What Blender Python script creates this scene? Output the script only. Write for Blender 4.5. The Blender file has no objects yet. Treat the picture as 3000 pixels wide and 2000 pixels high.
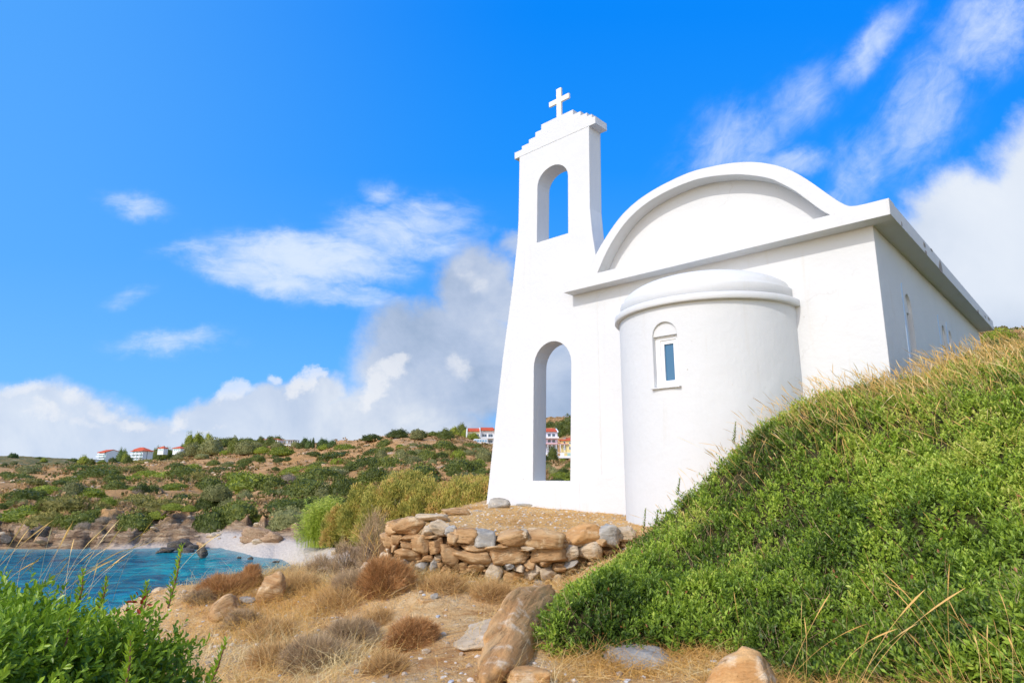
import bpy, bmesh, math, random
import numpy as np
from mathutils import Vector, Matrix, geometry
rad = math.radians
random.seed(7)
RNG = np.random.default_rng(11)

# ------------------------------------------------------------------ scene, camera, world, sun
sc = bpy.context.scene
COL = sc.collection
sc.view_settings.view_transform = 'Standard'
sc.view_settings.look = 'None'
sc.view_settings.exposure = 0.0
sc.view_settings.gamma = 1.0
sc.cycles.max_bounces = 6
sc.cycles.diffuse_bounces = 3
sc.cycles.transparent_max_bounces = 8
sc.cycles.use_denoising = True

FPX = 1875.6          # focal length in pixels of the 3000 px wide photograph
PITCH = 0.2039
cam_d = bpy.data.cameras.new('camera')
cam = bpy.data.objects.new('camera', cam_d)
COL.objects.link(cam)
cam_d.sensor_width = 36.0
cam_d.lens = FPX / 3000 * 36
cam_d.clip_start = 0.05
cam_d.clip_end = 20000
cam.location = (0, 0, 0)
cam.rotation_euler = (math.pi / 2 + PITCH, 0, 0)
sc.camera = cam

FW = np.array([0, math.cos(PITCH), math.sin(PITCH)])
RT = np.array([1.0, 0, 0])
UP = np.array([0, -math.sin(PITCH), math.cos(PITCH)])
def rayv(px, py):
    return FW + RT * (px - 1500) / FPX - UP * (py - 1000) / FPX
def at(px, py, y):
    """point seen at photo pixel px,py and y metres ahead of the camera station"""
    v = rayv(px, py)
    return v * (y / v[1])

YAW = 0.7512
SUN_DIR = np.array([-0.525, -0.585, 0.0]); SUN_DIR = SUN_DIR / np.linalg.norm(SUN_DIR)
SUN_EL = rad(38.5)
SUN_DIR = np.array([SUN_DIR[0] * math.cos(SUN_EL), SUN_DIR[1] * math.cos(SUN_EL), math.sin(SUN_EL)])
sun_d = bpy.data.lights.new('sun', 'SUN')
sun_d.energy = 2.45
sun_d.angle = rad(0.5)
sun_d.color = (1.0, 0.955, 0.88)
sun = bpy.data.objects.new('sun', sun_d)
COL.objects.link(sun)
sun.rotation_euler = Vector(SUN_DIR.tolist()).to_track_quat('Z', 'Y').to_euler()
sun.location = (-20, -20, 30)

class NT:
    """tiny helper round a node tree"""
    def __init__(s, tree):
        s.t = tree; s.n = tree.nodes; s.l = tree.links
    def node(s, kind, ins=None, **kw):
        nd = s.n.new(kind)
        for k, v in kw.items(): setattr(nd, k, v)
        for k, v in (ins or {}).items():
            if isinstance(v, bpy.types.NodeSocket): s.l.new(v, nd.inputs[k])
            else: nd.inputs[k].default_value = v
        return nd
    def math(s, op, a, b=0.0, c=None, clamp=False):
        nd = s.n.new('ShaderNodeMath'); nd.operation = op; nd.use_clamp = clamp
        for i, v in enumerate([a, b] + ([c] if c is not None else [])):
            if isinstance(v, bpy.types.NodeSocket): s.l.new(v, nd.inputs[i])
            else: nd.inputs[i].default_value = v
        return nd.outputs[0]
    def smooth(s, v, lo, hi, a=0.0, b=1.0):
        nd = s.n.new('ShaderNodeMapRange'); nd.interpolation_type = 'SMOOTHSTEP'
        s.l.new(v, nd.inputs[0])
        for i, q in zip((1, 2, 3, 4), (lo, hi, a, b)): nd.inputs[i].default_value = q
        return nd.outputs[0]
    def mix(s, f, a, b, blend='MIX'):
        nd = s.n.new('ShaderNodeMix'); nd.data_type = 'RGBA'; nd.blend_type = blend
        for i, v in ((0, f), (6, a), (7, b)):
            if isinstance(v, bpy.types.NodeSocket): s.l.new(v, nd.inputs[i])
            elif i == 0: nd.inputs[i].default_value = v
            else: nd.inputs[i].default_value = (*v, 1) if len(v) == 3 else v
        return nd.outputs[2]
    def noise(s, vec, scale, detail=4, rough=0.55, dist=0.0, out='Fac'):
        nd = s.node('ShaderNodeTexNoise', {'Scale': scale, 'Detail': detail, 'Roughness': rough, 'Distortion': dist})
        if vec is not None: s.l.new(vec, nd.inputs['Vector'])
        return nd.outputs[out]
    def ramp(s, f, stops):
        nd = s.n.new('ShaderNodeValToRGB')
        e = nd.color_ramp.elements
        while len(e) < len(stops): e.new(0.5)
        for q, (p, c) in zip(e, stops): q.position = p; q.color = (*c, 1)
        s.l.new(f, nd.inputs[0])
        return nd.outputs[0]

def make_world():
    w = bpy.data.worlds.new('World'); sc.world = w; w.use_nodes = True
    g = NT(w.node_tree); g.n.clear()
    out = g.node('ShaderNodeOutputWorld')
    sky = g.node('ShaderNodeTexSky', sky_type='NISHITA')
    sky.sun_disc = False
    sky.sun_elevation = SUN_EL
    sky.sun_rotation = math.atan2(SUN_DIR[0], SUN_DIR[1])
    sky.altitude = 0; sky.air_density = 1.0; sky.dust_density = 0.6; sky.ozone_density = 3.0
    tc = g.node('ShaderNodeTexCoord')
    sep = g.node('ShaderNodeSeparateXYZ', {0: tc.outputs['Generated']})
    x, y, z = sep.outputs
    ysafe = g.math('MAXIMUM', y, 0.05)
    u = g.math('DIVIDE', x, ysafe); v = g.math('DIVIDE', z, ysafe)
    uv = g.node('ShaderNodeCombineXYZ', {0: u, 1: v, 2: 0.0}).outputs[0]
    def uvpx(px, py):
        r = rayv(px, py); return r[0] / r[1], r[2] / r[1]
    # the photograph's sky is a deep, saturated blue: keep a quarter of the physical sky, the rest a clear-air gradient by direction
    leftpale = g.smooth(u, 0.10, -1.0)
    deep = g.ramp(g.math('MULTIPLY', v, 1.0), [(0.05, (0.17, 0.50, 1.0)), (0.25, (0.075, 0.39, 1.0)), (0.50, (0.012, 0.30, 1.0)), (0.80, (0.0, 0.255, 1.0))])
    pale = g.ramp(g.math('MULTIPLY', v, 1.0), [(0.05, (0.22, 0.54, 1.0)), (0.35, (0.12, 0.44, 1.0)), (0.80, (0.09, 0.40, 1.0))])
    grad = g.mix(leftpale, deep, pale)
    grad = g.node('ShaderNodeVectorMath', {0: grad, 'Scale': 10.4}, operation='SCALE').outputs[0]
    SK = g.mix(0.85, g.mix(1.0, sky.outputs[0], (0.30, 1.2, 2.4), 'MULTIPLY'), grad)
    warpn = g.noise(uv, 5.0, 6, 0.62, out='Color')
    warp = g.node('ShaderNodeVectorMath', {0: warpn, 1: (0.5, 0.5, 0.5)}, operation='SUBTRACT').outputs[0]
    def warped(amt):
        sc_ = g.node('ShaderNodeVectorMath', {0: warp, 'Scale': amt}, operation='SCALE').outputs[0]
        return g.node('ShaderNodeVectorMath', {0: uv, 1: sc_}, operation='ADD').outputs[0]
    def blobs(vec, lst):
        acc = None
        for (px, py, rx, ry, ang, amp) in lst:
            cu, cv = uvpx(px, py)
            sub = g.node('ShaderNodeVectorMath', {0: vec, 1: (cu, cv, 0)}, operation='SUBTRACT').outputs[0]
            rot = g.node('ShaderNodeVectorRotate', {0: sub, 'Angle': rad(-ang)}, rotation_type='Z_AXIS').outputs[0]
            sc_ = g.node('ShaderNodeVectorMath', {0: rot, 1: (FPX / rx, FPX / ry, 0)}, operation='MULTIPLY').outputs[0]
            ln = g.node('ShaderNodeVectorMath', {0: sc_}, operation='LENGTH').outputs['Value']
            b = g.smooth(ln, 1.0, 0.0, 0.0, amp)
            acc = b if acc is None else g.math('MAXIMUM', acc, b)
        return acc
    # thin high cloud
    w1 = warped(0.10)
    wisps = blobs(w1, [(900, 760, 480, 150, -6, 1.1), (1180, 670, 380, 170, -4, .72), (650, 725, 330, 70, 6, .5), (780, 810, 380, 110, -12, .95),
                       (1000, 880, 360, 70, -6, .55), (395, 585, 200, 75, -8, .52), (500, 1005, 320, 62, 0, .48), (390, 860, 150, 55, 10, .32), (1130, 560, 80, 120, 80, .45),
                       (2150, 430, 380, 230, 35, .46), (2330, 290, 380, 190, 48, .38), (2520, 520, 480, 190, 60, .40), (2700, 330, 580, 220, 55, .48), (2900, 90, 420, 240, 45, .58), (2560, 130, 400, 120, 40, .5),
                       (2300, 480, 300, 90, 0, .5), (2420, 640, 240, 100, 50, .5)])
    def stretched(ang, k):
        r_ = g.node('ShaderNodeVectorRotate', {0: uv, 'Angle': rad(-ang)}, rotation_type='Z_AXIS').outputs[0]
        return g.node('ShaderNodeVectorMath', {0: r_, 1: (1.0, k, 1.0)}, operation='MULTIPLY').outputs[0]
    rside = g.smooth(u, 0.05, 0.25)
    sl, sr = stretched(-4, 2.2), stretched(48, 2.0)
    vm = g.node('ShaderNodeMix', data_type='VECTOR'); g.l.new(rside, vm.inputs[0]); g.l.new(sl, vm.inputs[4]); g.l.new(sr, vm.inputs[5]); sv = vm.outputs[1]
    nf = g.node('ShaderNodeMix', data_type='FLOAT'); g.l.new(rside, nf.inputs[0]); g.l.new(g.noise(sl, 8.0, 10, 0.68, 0.9), nf.inputs[2]); g.l.new(g.noise(sr, 5.5, 10, 0.66, 1.0), nf.inputs[3]); nf = nf.outputs[0]
    nf2 = g.node('ShaderNodeMix', data_type='FLOAT'); g.l.new(rside, nf2.inputs[0]); g.l.new(g.noise(sl, 26.0, 6, 0.62, 0.5), nf2.inputs[2]); g.l.new(g.noise(sr, 17.0, 6, 0.62, 0.5), nf2.inputs[3]); nf2 = nf2.outputs[0]
    nf = g.math('ADD', g.math('MULTIPLY', nf, 0.6), g.math('MULTIPLY', nf2, 0.4))
    wv = g.math('ADD', wisps, g.math('MULTIPLY', g.math('SUBTRACT', nf, 0.50), 1.9))
    wa = g.math('MULTIPLY', g.smooth(wv, -0.15, 1.15), g.smooth(wisps, 0.0, 0.45))
    SK = g.mix(g.math('MULTIPLY', wa, 0.92), SK, (7.4, 8.5, 10.3))
    # low grey bank and the big cloud on the right
    w2 = warped(0.13)
    bank = blobs(w2, [(-200, 1330, 700, 300, 0, 1.0), (500, 1370, 700, 250, 0, 1.0), (1150, 1300, 520, 330, 0, 1.0), (1300, 1060, 420, 330, 0, 1.0), (1400, 850, 240, 280, 10, .95),
                      (1160, 980, 230, 200, 0, .7), (1800, 1150, 600, 420, 0, 1.0), (3050, 780, 760, 560, 40, 1.0), (3250, 560, 760, 560, 40, 1.0), (2720, 860, 480, 420, 40, 1.0), (2860, 720, 480, 380, 40, 1.0), (3150, 520, 640, 420, 40, 1.0), (2400, 1050, 500, 420, 0, 1.0), (800, 1240, 420, 190, 0, 1.0), (100, 1280, 620, 250, 0, 1.0), (380, 1290, 420, 190, 0, 1.0),  (620, 1200, 220, 110, 0, .8), (920, 1150, 200, 110, 20, .8),  (1520, 720, 160, 100, 0, .5)])
    nb = g.noise(uv, 6.0, 8, 0.6, 0.2)
    bv = g.math('ADD', bank, g.math('MULTIPLY', g.math('SUBTRACT', nb, 0.5), 0.55))
    ba = g.smooth(bv, 0.18, 0.58)
    nc = g.noise(uv, 3.2, 7, 0.6, 0.5)
    greycol = g.ramp(g.math('ADD', nc, g.math('MULTIPLY', g.math('SUBTRACT', nb, 0.5), 0.5)), [(0.34, (0.36, 0.46, 0.63)), (0.46, (0.48, 0.57, 0.74)), (0.58, (0.62, 0.69, 0.82)), (0.70, (0.80, 0.84, 0.90))])
    white_side = g.smooth(u, 0.45, 0.8)
    hi = g.math('MULTIPLY', white_side, g.smooth(v, 0.14, 0.30))
    greycol = g.mix(g.math('MULTIPLY', hi, 0.85), greycol, (0.86, 0.91, 0.97))
    greycol = g.mix(g.math('MULTIPLY', g.smooth(u, -0.15, -0.5), 0.45), greycol, (0.66, 0.77, 0.95))
    gc = g.node('ShaderNodeVectorMath', {0: greycol, 'Scale': 10.0}, operation='SCALE').outputs[0]
    SK = g.mix(g.math('MULTIPLY', ba, 0.95), SK, gc)
    # sunlit puffs at the upper edge of the bank
    w3 = warped(0.20)
    puffs = blobs(w3, [(690, 1135, 75, 60, 0, 1.0), (800, 1115, 50, 40, 0, .8), (910, 1110, 90, 55, 35, 1.0), (950, 1085, 50, 40, 40, .9), (1120, 1130, 110, 55, 25, .95), (1180, 1095, 70, 50, 20, .8), (550, 1200, 100, 40, -20, .7),
                       (640, 1240, 80, 30, -30, .5), (60, 1150, 180, 55, 0, .55), (280, 1170, 130, 60, 0, .6), (150, 1230, 220, 40, 0, .5), (1330, 1100, 60, 60, 0, .5), (1370, 800, 120, 110, 0, .5), (400, 1195, 120, 30, 0, .5)])
    pn = g.noise(uv, 14.0, 8, 0.62, 0.3)
    pv = g.math('ADD', puffs, g.math('MULTIPLY', g.math('SUBTRACT', pn, 0.5), 1.6))
    pa = g.math('MULTIPLY', g.smooth(pv, 0.10, 0.75), g.smooth(puffs, 0.02, 0.3))
    SK = g.mix(g.math('MULTIPLY', pa, 0.62), SK, (9.2, 9.3, 9.6))
    # behind the camera: sky boosted and warmed to fill the shadows, no clouds
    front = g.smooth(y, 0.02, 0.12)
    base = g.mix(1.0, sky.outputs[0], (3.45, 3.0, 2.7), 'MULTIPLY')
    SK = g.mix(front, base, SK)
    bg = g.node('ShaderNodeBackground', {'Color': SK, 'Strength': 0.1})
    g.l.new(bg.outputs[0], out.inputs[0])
make_world()

# ------------------------------------------------------------------ helpers
def tag(o, label=None, cat=None, group=None, kind=None):
    if label: o['label'] = label
    if cat: o['category'] = cat
    if group: o['group'] = group
    if kind: o['kind'] = kind
    return o

def empty(name, loc, rz=0.0, label=None, cat=None, group=None):
    o = bpy.data.objects.new(name, None); COL.objects.link(o)
    o.location = tuple(float(v) for v in loc); o.rotation_euler = (0, 0, rz)
    o.empty_display_size = 0.2
    return tag(o, label, cat, group)

def np_mesh(name, V, F, mat=None, parent=None, smooth=False, tint=None, attrs=None):
    """V (n,3), F (m,k) array of equal-sized faces, or list of such arrays"""
    V = np.asarray(V, dtype=np.float32)
    Fs = F if isinstance(F, list) and isinstance(F[0], np.ndarray) and F[0].ndim == 2 else [F]
    Fs = [np.asarray(f, dtype=np.int32) for f in Fs if len(f)]
    me = bpy.data.meshes.new(name)
    me.vertices.add(len(V)); me.vertices.foreach_set('co', V.ravel())
    loops = np.concatenate([f.ravel() for f in Fs])
    tot = np.concatenate([np.full(len(f), f.shape[1], np.int32) for f in Fs])
    st = np.concatenate([[0], np.cumsum(tot)[:-1]]).astype(np.int32)
    me.loops.add(len(loops)); me.loops.foreach_set('vertex_index', loops)
    me.polygons.add(len(tot)); me.polygons.foreach_set('loop_start', st); me.polygons.foreach_set('loop_total', tot)
    me.polygons.foreach_set('use_smooth', np.full(len(tot), bool(smooth)))
    if tint is not None:
        a = me.attributes.new('tint', 'FLOAT', 'POINT'); a.data.foreach_set('value', np.asarray(tint, np.float32))
    for k, v in (attrs or {}).items():
        a = me.attributes.new(k, 'FLOAT', 'POINT'); a.data.foreach_set('value', np.asarray(v, np.float32))
    me.update(calc_edges=True)
    if mat: me.materials.append(mat)
    o = bpy.data.objects.new(name, me); COL.objects.link(o)
    if parent: o.parent = parent
    return o

def bm_obj(name, bm, mat=None, parent=None, smooth=False):
    me = bpy.data.meshes.new(name)
    bmesh.ops.recalc_face_normals(bm, faces=bm.faces)
    for f in bm.faces: f.smooth = smooth
    bm.to_mesh(me); bm.free()
    if mat: me.materials.append(mat)
    o = bpy.data.objects.new(name, me); COL.objects.link(o)
    if parent: o.parent = parent
    return o

def bx(bm, x0, x1, y0, y1, z0, z1, bev=0.0):
    r = bmesh.ops.create_cube(bm, size=1.0)
    for v in r['verts']:
        v.co = Vector(((x0 + x1) / 2 + v.co.x * (x1 - x0), (y0 + y1) / 2 + v.co.y * (y1 - y0), (z0 + z1) / 2 + v.co.z * (z1 - z0)))
    if bev > 0:
        es = {e for v in r['verts'] for e in v.link_edges}
        bmesh.ops.bevel(bm, geom=list(es), offset=bev, segments=2, affect='EDGES')
    return r

def boxo(name, b, mat, parent=None, bev=0.0):
    bm = bmesh.new(); bx(bm, *b, bev=bev); return bm_obj(name, bm, mat, parent)

def tube(bm, p0, p1, r0, r1, n=8):
    p0 = Vector([float(a) for a in p0]); p1 = Vector([float(a) for a in p1]); d = p1 - p0
    q = d.to_track_quat('Z', 'Y')
    A = []; B = []
    for i in range(n):
        a = 2 * math.pi * i / n
        c = Vector((math.cos(a), math.sin(a), 0))
        A.append(bm.verts.new(p0 + q @ (c * r0))); B.append(bm.verts.new(p1 + q @ (c * r1)))
    for i in range(n):
        j = (i + 1) % n; bm.faces.new((A[i], A[j], B[j], B[i]))
    bm.faces.new(A[::-1]); bm.faces.new(B)

def prism(bm, outer, holes, mapf, t0, t1):
    """polygon with holes in 2D, extruded from t0 to t1; mapf(a,b,t) -> xyz"""
    loops = [outer] + holes
    flat = [p for L in loops for p in L]
    tris = geometry.tessellate_polygon([[Vector((p[0], p[1], 0)) for p in L] for L in loops])
    A = [bm.verts.new(mapf(p[0], p[1], t0)) for p in flat]
    B = [bm.verts.new(mapf(p[0], p[1], t1)) for p in flat]
    for t in tris:
        bm.faces.new([A[i] for i in t]); bm.faces.new([B[i] for i in t][::-1])
    k = 0
    for L in loops:
        n = len(L)
        for i in range(n):
            j = (i + 1) % n
            bm.faces.new((A[k + i], A[k + j], B[k + j], B[k + i]))
        k += n

def arch_pts(x0, x1, zs, ztop, n=14):
    """points of an arched opening, from its left spring over the top to its right spring"""
    c = (x0 + x1) / 2; r = (x1 - x0) / 2
    return [(c - r * math.cos(math.pi * i / n), zs + (ztop - zs) * math.sin(math.pi * i / n)) for i in range(n + 1)]

# -------- noise
def _hash(ix, iy, iz, seed):
    h = (ix.astype(np.int64) * 374761393 + iy.astype(np.int64) * 668265263 + iz.astype(np.int64) * 2147483647 + seed * 1274126177) & 0xffffffff
    h = ((h ^ (h >> 13)) * 1274126177) & 0xffffffff
    h = (h ^ (h >> 16)) & 0xffffff
    return h / float(0xffffff)
def vnoise(P, seed=0):
    P = np.asarray(P, float)
    if P.shape[1] == 2: P = np.concatenate([P, np.zeros((len(P), 1))], 1)
    I = np.floor(P).astype(np.int64); f = P - I; f = f * f * (3 - 2 * f)
    r = 0
    for dx in (0, 1):
        for dy in (0, 1):
            for dz in (0, 1):
                w = (f[:, 0] if dx else 1 - f[:, 0]) * (f[:, 1] if dy else 1 - f[:, 1]) * (f[:, 2] if dz else 1 - f[:, 2])
                r = r + w * _hash(I[:, 0] + dx, I[:, 1] + dy, I[:, 2] + dz, seed)
    return r
def fbm(P, oct=4, seed=0, gain=0.5):
    P = np.asarray(P, float); a = 1.0; s = 0; t = 0
    for i in range(oct):
        s = s + a * vnoise(P * 2 ** i + 13.7 * i, seed + i); t += a; a *= gain
    return s / t
def sstep(a, b, x):
    t = np.clip((x - a) / (b - a), 0, 1); return t * t * (3 - 2 * t)

def unit(v):
    return v / np.maximum(np.linalg.norm(v, axis=-1, keepdims=True), 1e-9)
def rand_unit(n):
    return unit(RNG.normal(size=(n, 3)))

def leaves(C, axis, nrm, L, W, fold=0.15):
    """lozenge leaves: base C, along axis, two faces folded on the midrib"""
    side = unit(np.cross(axis, nrm)); nn = np.cross(side, axis)
    L = np.asarray(L).reshape(-1, 1) * np.ones((len(C), 1)); W = np.asarray(W).reshape(-1, 1) * np.ones((len(C), 1))
    b = C; t = C + axis * L
    m = C + axis * L * 0.55
    l = m - side * W / 2 + nn * W * fold; r = m + side * W / 2 + nn * W * fold
    V = np.stack([b, r, t, l], 1).reshape(-1, 3)
    k = np.arange(len(C))[:, None] * 4
    return V, np.concatenate([k + 0, k + 1, k + 2, k + 3], 1)
def leaves6(C, axis, nrm, L, W, fold=0.12):
    """oval leaves with six points"""
    side = unit(np.cross(axis, nrm)); nn = np.cross(side, axis)
    L = np.asarray(L).reshape(-1, 1) * np.ones((len(C), 1)); W = np.asarray(W).reshape(-1, 1) * np.ones((len(C), 1))
    P = [C, C + axis * L * .35 + side * W * .42 + nn * W * fold, C + axis * L * .75 + side * W * .45 + nn * W * fold, C + axis * L - nn * W * .1,
         C + axis * L * .75 - side * W * .45 + nn * W * fold, C + axis * L * .35 - side * W * .42 + nn * W * fold]
    V = np.stack(P, 1).reshape(-1, 3); k = np.arange(len(C))[:, None] * 6
    F1 = np.concatenate([k, k + 1, k + 2, k + 3], 1); F2 = np.concatenate([k, k + 3, k + 4, k + 5], 1)
    return V, np.concatenate([F1, F2], 0)
def ribbons(R, d, bend, L, wprof, K=4):
    """curved strips: root R, start dir d, bend vector, length L; wprof = widths at K+1 stations"""
    n = len(R); L = np.asarray(L).reshape(-1, 1) * np.ones((n, 1))
    side = unit(np.cross(d, rand_unit(n)))
    pts = []
    for i in range(K + 1):
        t = i / K
        p = R + d * L * t + bend * L * t * t
        w = wprof[i] * (0.7 + 0.6 * RNG.random((n, 1))) if False else wprof[i]
        pts += [p - side * w / 2, p + side * w / 2]
    V = np.stack(pts, 1).reshape(-1, 3); m = 2 * (K + 1)
    k = np.arange(n)[:, None] * m
    F = np.concatenate([np.concatenate([k + 2 * i, k + 2 * i + 1, k + 2 * i + 3, k + 2 * i + 2], 1) for i in range(K)], 0)
    return V, F
def join(parts):
    """join list of (V,F,tint) with quads"""
    Vs, Fs, Ts, k = [], [], [], 0
    for V, F, T in parts:
        Vs.append(V); Fs.append(F + k); Ts.append(np.full(len(V), T) if np.isscalar(T) else T); k += len(V)
    return np.concatenate(Vs), np.concatenate(Fs), np.concatenate(Ts)

# ------------------------------------------------------------------ materials
MATS = {}
def mat_base(name):
    m = bpy.data.materials.new(name); m.use_nodes = True
    g = NT(m.node_tree); g.n.clear()
    out = g.node('ShaderNodeOutputMaterial')
    MATS[name] = m
    return m, g, out
def simple(name, col, rough=0.7, spec=0.3, bump=0.0, bscale=30, var=0.0, metal=0.0):
    m, g, out = mat_base(name)
    tc = g.node('ShaderNodeTexCoord').outputs['Object']
    c = (*col, 1)
    b = g.node('ShaderNodeBsdfPrincipled', {'Roughness': rough, 'Specular IOR Level': spec, 'Metallic': metal})
    if var:
        n = g.noise(tc, bscale * 0.3, 5)
        g.l.new(g.mix(n, tuple(v * (1 - var) for v in col), tuple(min(1, v * (1 + var)) for v in col)), b.inputs['Base Color'])
    else: b.inputs['Base Color'].default_value = c
    if bump:
        bp = g.node('ShaderNodeBump', {'Height': g.noise(tc, bscale, 5), 'Strength': bump, 'Distance': 0.02})
        g.l.new(bp.outputs[0], b.inputs['Normal'])
    g.l.new(b.outputs[0], out.inputs[0])
    return m

def plaster():
    m, g, out = mat_base('white_plaster')
    tc = g.node('ShaderNodeTexCoord').outputs['Object']
    big = g.noise(tc, 0.9, 5, 0.6)
    c = g.mix(g.smooth(big, 0.35, 0.75), (0.632, 0.638, 0.638), (0.66, 0.665, 0.665))
    mp = g.node('ShaderNodeMapping', {0: tc, 'Scale': (3.5, 3.5, 0.35)}).outputs[0]
    st = g.noise(mp, 1.6, 6, 0.65)
    c = g.mix(g.math('MULTIPLY', g.smooth(st, 0.56, 0.76), 0.30), c, (0.56, 0.52, 0.44))
    ve = g.node('ShaderNodeTexVoronoi', {0: g.node('ShaderNodeVectorMath', {0: tc, 1: g.node('ShaderNodeVectorMath', {0: g.noise(tc, 2.5, 5, out='Color'), 'Scale': 0.5}, operation='SCALE').outputs[0]}, operation='ADD').outputs[0], 'Scale': 0.55}, feature='DISTANCE_TO_EDGE').outputs['Distance']
    ck = g.math('MULTIPLY', g.smooth(ve, 0.006, 0.001), g.smooth(g.noise(tc, 0.8, 3), 0.52, 0.62))
    c = g.mix(g.math('MULTIPLY', ck, 0.18), c, (0.40, 0.37, 0.33))
    sp = g.node('ShaderNodeTexVoronoi', {0: tc, 'Scale': 3.3, 'Randomness': 1.0}).outputs['Distance']
    n2 = g.noise(tc, 24, 3)
    spot = g.math('MULTIPLY', g.smooth(sp, 0.045, 0.02), g.smooth(n2, 0.5, 0.6))
    c = g.mix(g.math('MULTIPLY', spot, 0.6), c, (0.30, 0.22, 0.14))
    b = g.node('ShaderNodeBsdfPrincipled', {'Base Color': c, 'Roughness': 0.85, 'Specular IOR Level': 0.2})
    bev = g.node('ShaderNodeBevel', {'Radius': 0.018}); bev.samples = 4
    h = g.math('ADD', g.math('MULTIPLY', g.noise(tc, 3.0, 3), 1.6), g.math('ADD', g.math('MULTIPLY', g.noise(tc, 38, 4, 0.6), 0.16), g.math('MULTIPLY', g.noise(tc, 12, 3), 0.35)))
    bp = g.node('ShaderNodeBump', {'Height': h, 'Strength': 0.22, 'Distance': 0.03, 'Normal': bev.outputs[0]})
    g.l.new(bp.outputs[0], b.inputs['Normal']); g.l.new(b.outputs[0], out.inputs[0])
    return m
M_PL = plaster()

def foliage(name, stops, trans=0.3, rough=0.5, objvar=0.0, spec=0.35):
    """leaf material: colour from the per-leaf tint, a little varied per plant"""
    m, g, out = mat_base(name)
    a = g.node('ShaderNodeAttribute', attribute_name='tint').outputs['Fac']
    if objvar:
        oi = g.node('ShaderNodeObjectInfo').outputs['Random']
        a = g.math('ADD', a, g.math('MULTIPLY', g.math('SUBTRACT', oi, 0.5), objvar), clamp=True)
    c = g.ramp(a, stops)
    b = g.node('ShaderNodeBsdfPrincipled', {'Base Color': c, 'Roughness': rough, 'Specular IOR Level': spec})
    t = g.node('ShaderNodeBsdfTranslucent', {'Color': g.mix(0.5, c, (0.25, 0.4, 0.03))})
    mx = g.node('ShaderNodeMixShader', {0: trans})
    g.l.new(b.outputs[0], mx.inputs[1]); g.l.new(t.outputs[0], mx.inputs[2])
    g.l.new(mx.outputs[0], out.inputs[0])
    return m
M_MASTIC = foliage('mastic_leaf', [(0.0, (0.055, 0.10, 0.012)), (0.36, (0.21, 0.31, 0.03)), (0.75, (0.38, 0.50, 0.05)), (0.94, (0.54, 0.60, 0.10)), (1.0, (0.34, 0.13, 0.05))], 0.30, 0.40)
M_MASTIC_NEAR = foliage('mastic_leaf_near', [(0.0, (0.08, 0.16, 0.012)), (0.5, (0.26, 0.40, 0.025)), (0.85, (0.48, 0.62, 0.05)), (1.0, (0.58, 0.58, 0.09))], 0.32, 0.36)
M_BUSH = foliage('dark_bush_leaf', [(0.0, (0.045, 0.06, 0.010)), (0.5, (0.11, 0.135, 0.02)), (1.0, (0.22, 0.23, 0.035))], 0.15, 0.6, 0.5)
M_BUSH_O = foliage('olive_bush_leaf', [(0.0, (0.12, 0.12, 0.04)), (0.5, (0.23, 0.23, 0.08)), (1.0, (0.36, 0.34, 0.14))], 0.15, 0.7, 0.4)
M_BUSH_B = foliage('bright_bush_leaf', [(0.0, (0.12, 0.15, 0.014)), (0.5, (0.24, 0.28, 0.026)), (1.0, (0.38, 0.41, 0.05))], 0.25, 0.6, 0.4)
M_BUSH_H = foliage('heath_mat_leaf', [(0.0, (0.13, 0.12, 0.03)), (0.5, (0.24, 0.21, 0.05)), (1.0, (0.36, 0.29, 0.08))], 0.15, 0.75, 0.6)
M_BUSH_G = foliage('grey_dry_bush', [(0.0, (0.16, 0.12, 0.08)), (0.5, (0.26, 0.20, 0.14)), (1.0, (0.36, 0.29, 0.21))], 0.1, 0.8, 0.3)
M_PINE = foliage('pine_needle', [(0.0, (0.04, 0.07, 0.02)), (0.5, (0.09, 0.14, 0.03)), (1.0, (0.17, 0.22, 0.04))], 0.15, 0.6, 0.5)
M_YTREE = foliage('yellow_green_leaf', [(0.0, (0.13, 0.16, 0.02)), (0.5, (0.30, 0.33, 0.04)), (1.0, (0.52, 0.48, 0.08))], 0.2, 0.6, 0.4)
M_TAMA = foliage('tamarisk_leaf', [(0.0, (0.20, 0.19, 0.04)), (0.4, (0.42, 0.37, 0.07)), (0.75, (0.60, 0.49, 0.11)), (1.0, (0.66, 0.40, 0.12))], 0.25, 0.7, 0.2)
M_REED = foliage('reed_leaf', [(0.0, (0.20, 0.27, 0.03)), (0.5, (0.46, 0.54, 0.06)), (1.0, (0.75, 0.74, 0.18))], 0.35, 0.5)
M_STRAW = foliage('straw', [(0.0, (0.40, 0.18, 0.05)), (0.4, (0.70, 0.38, 0.10)), (0.8, (0.86, 0.54, 0.19)), (1.0, (0.90, 0.72, 0.40))], 0.25, 0.7)
M_DRYTWIG = foliage('dry_twig', [(0.0, (0.28, 0.12, 0.04)), (0.5, (0.56, 0.27, 0.10)), (1.0, (0.78, 0.46, 0.21))], 0.1, 0.8)
M_GREYTWIG = foliage('grey_twig', [(0.0, (0.26, 0.17, 0.10)), (0.5, (0.50, 0.34, 0.20)), (1.0, (0.76, 0.52, 0.29))], 0.1, 0.8)
M_BARK = simple('bark', (0.14, 0.10, 0.07), 0.9, 0.1, 0.6, 20, 0.3)
M_UNDER = simple('dark_backing', (0.05, 0.045, 0.02), 0.95, 0.05, 0.5, 25, 0.3)

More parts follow.
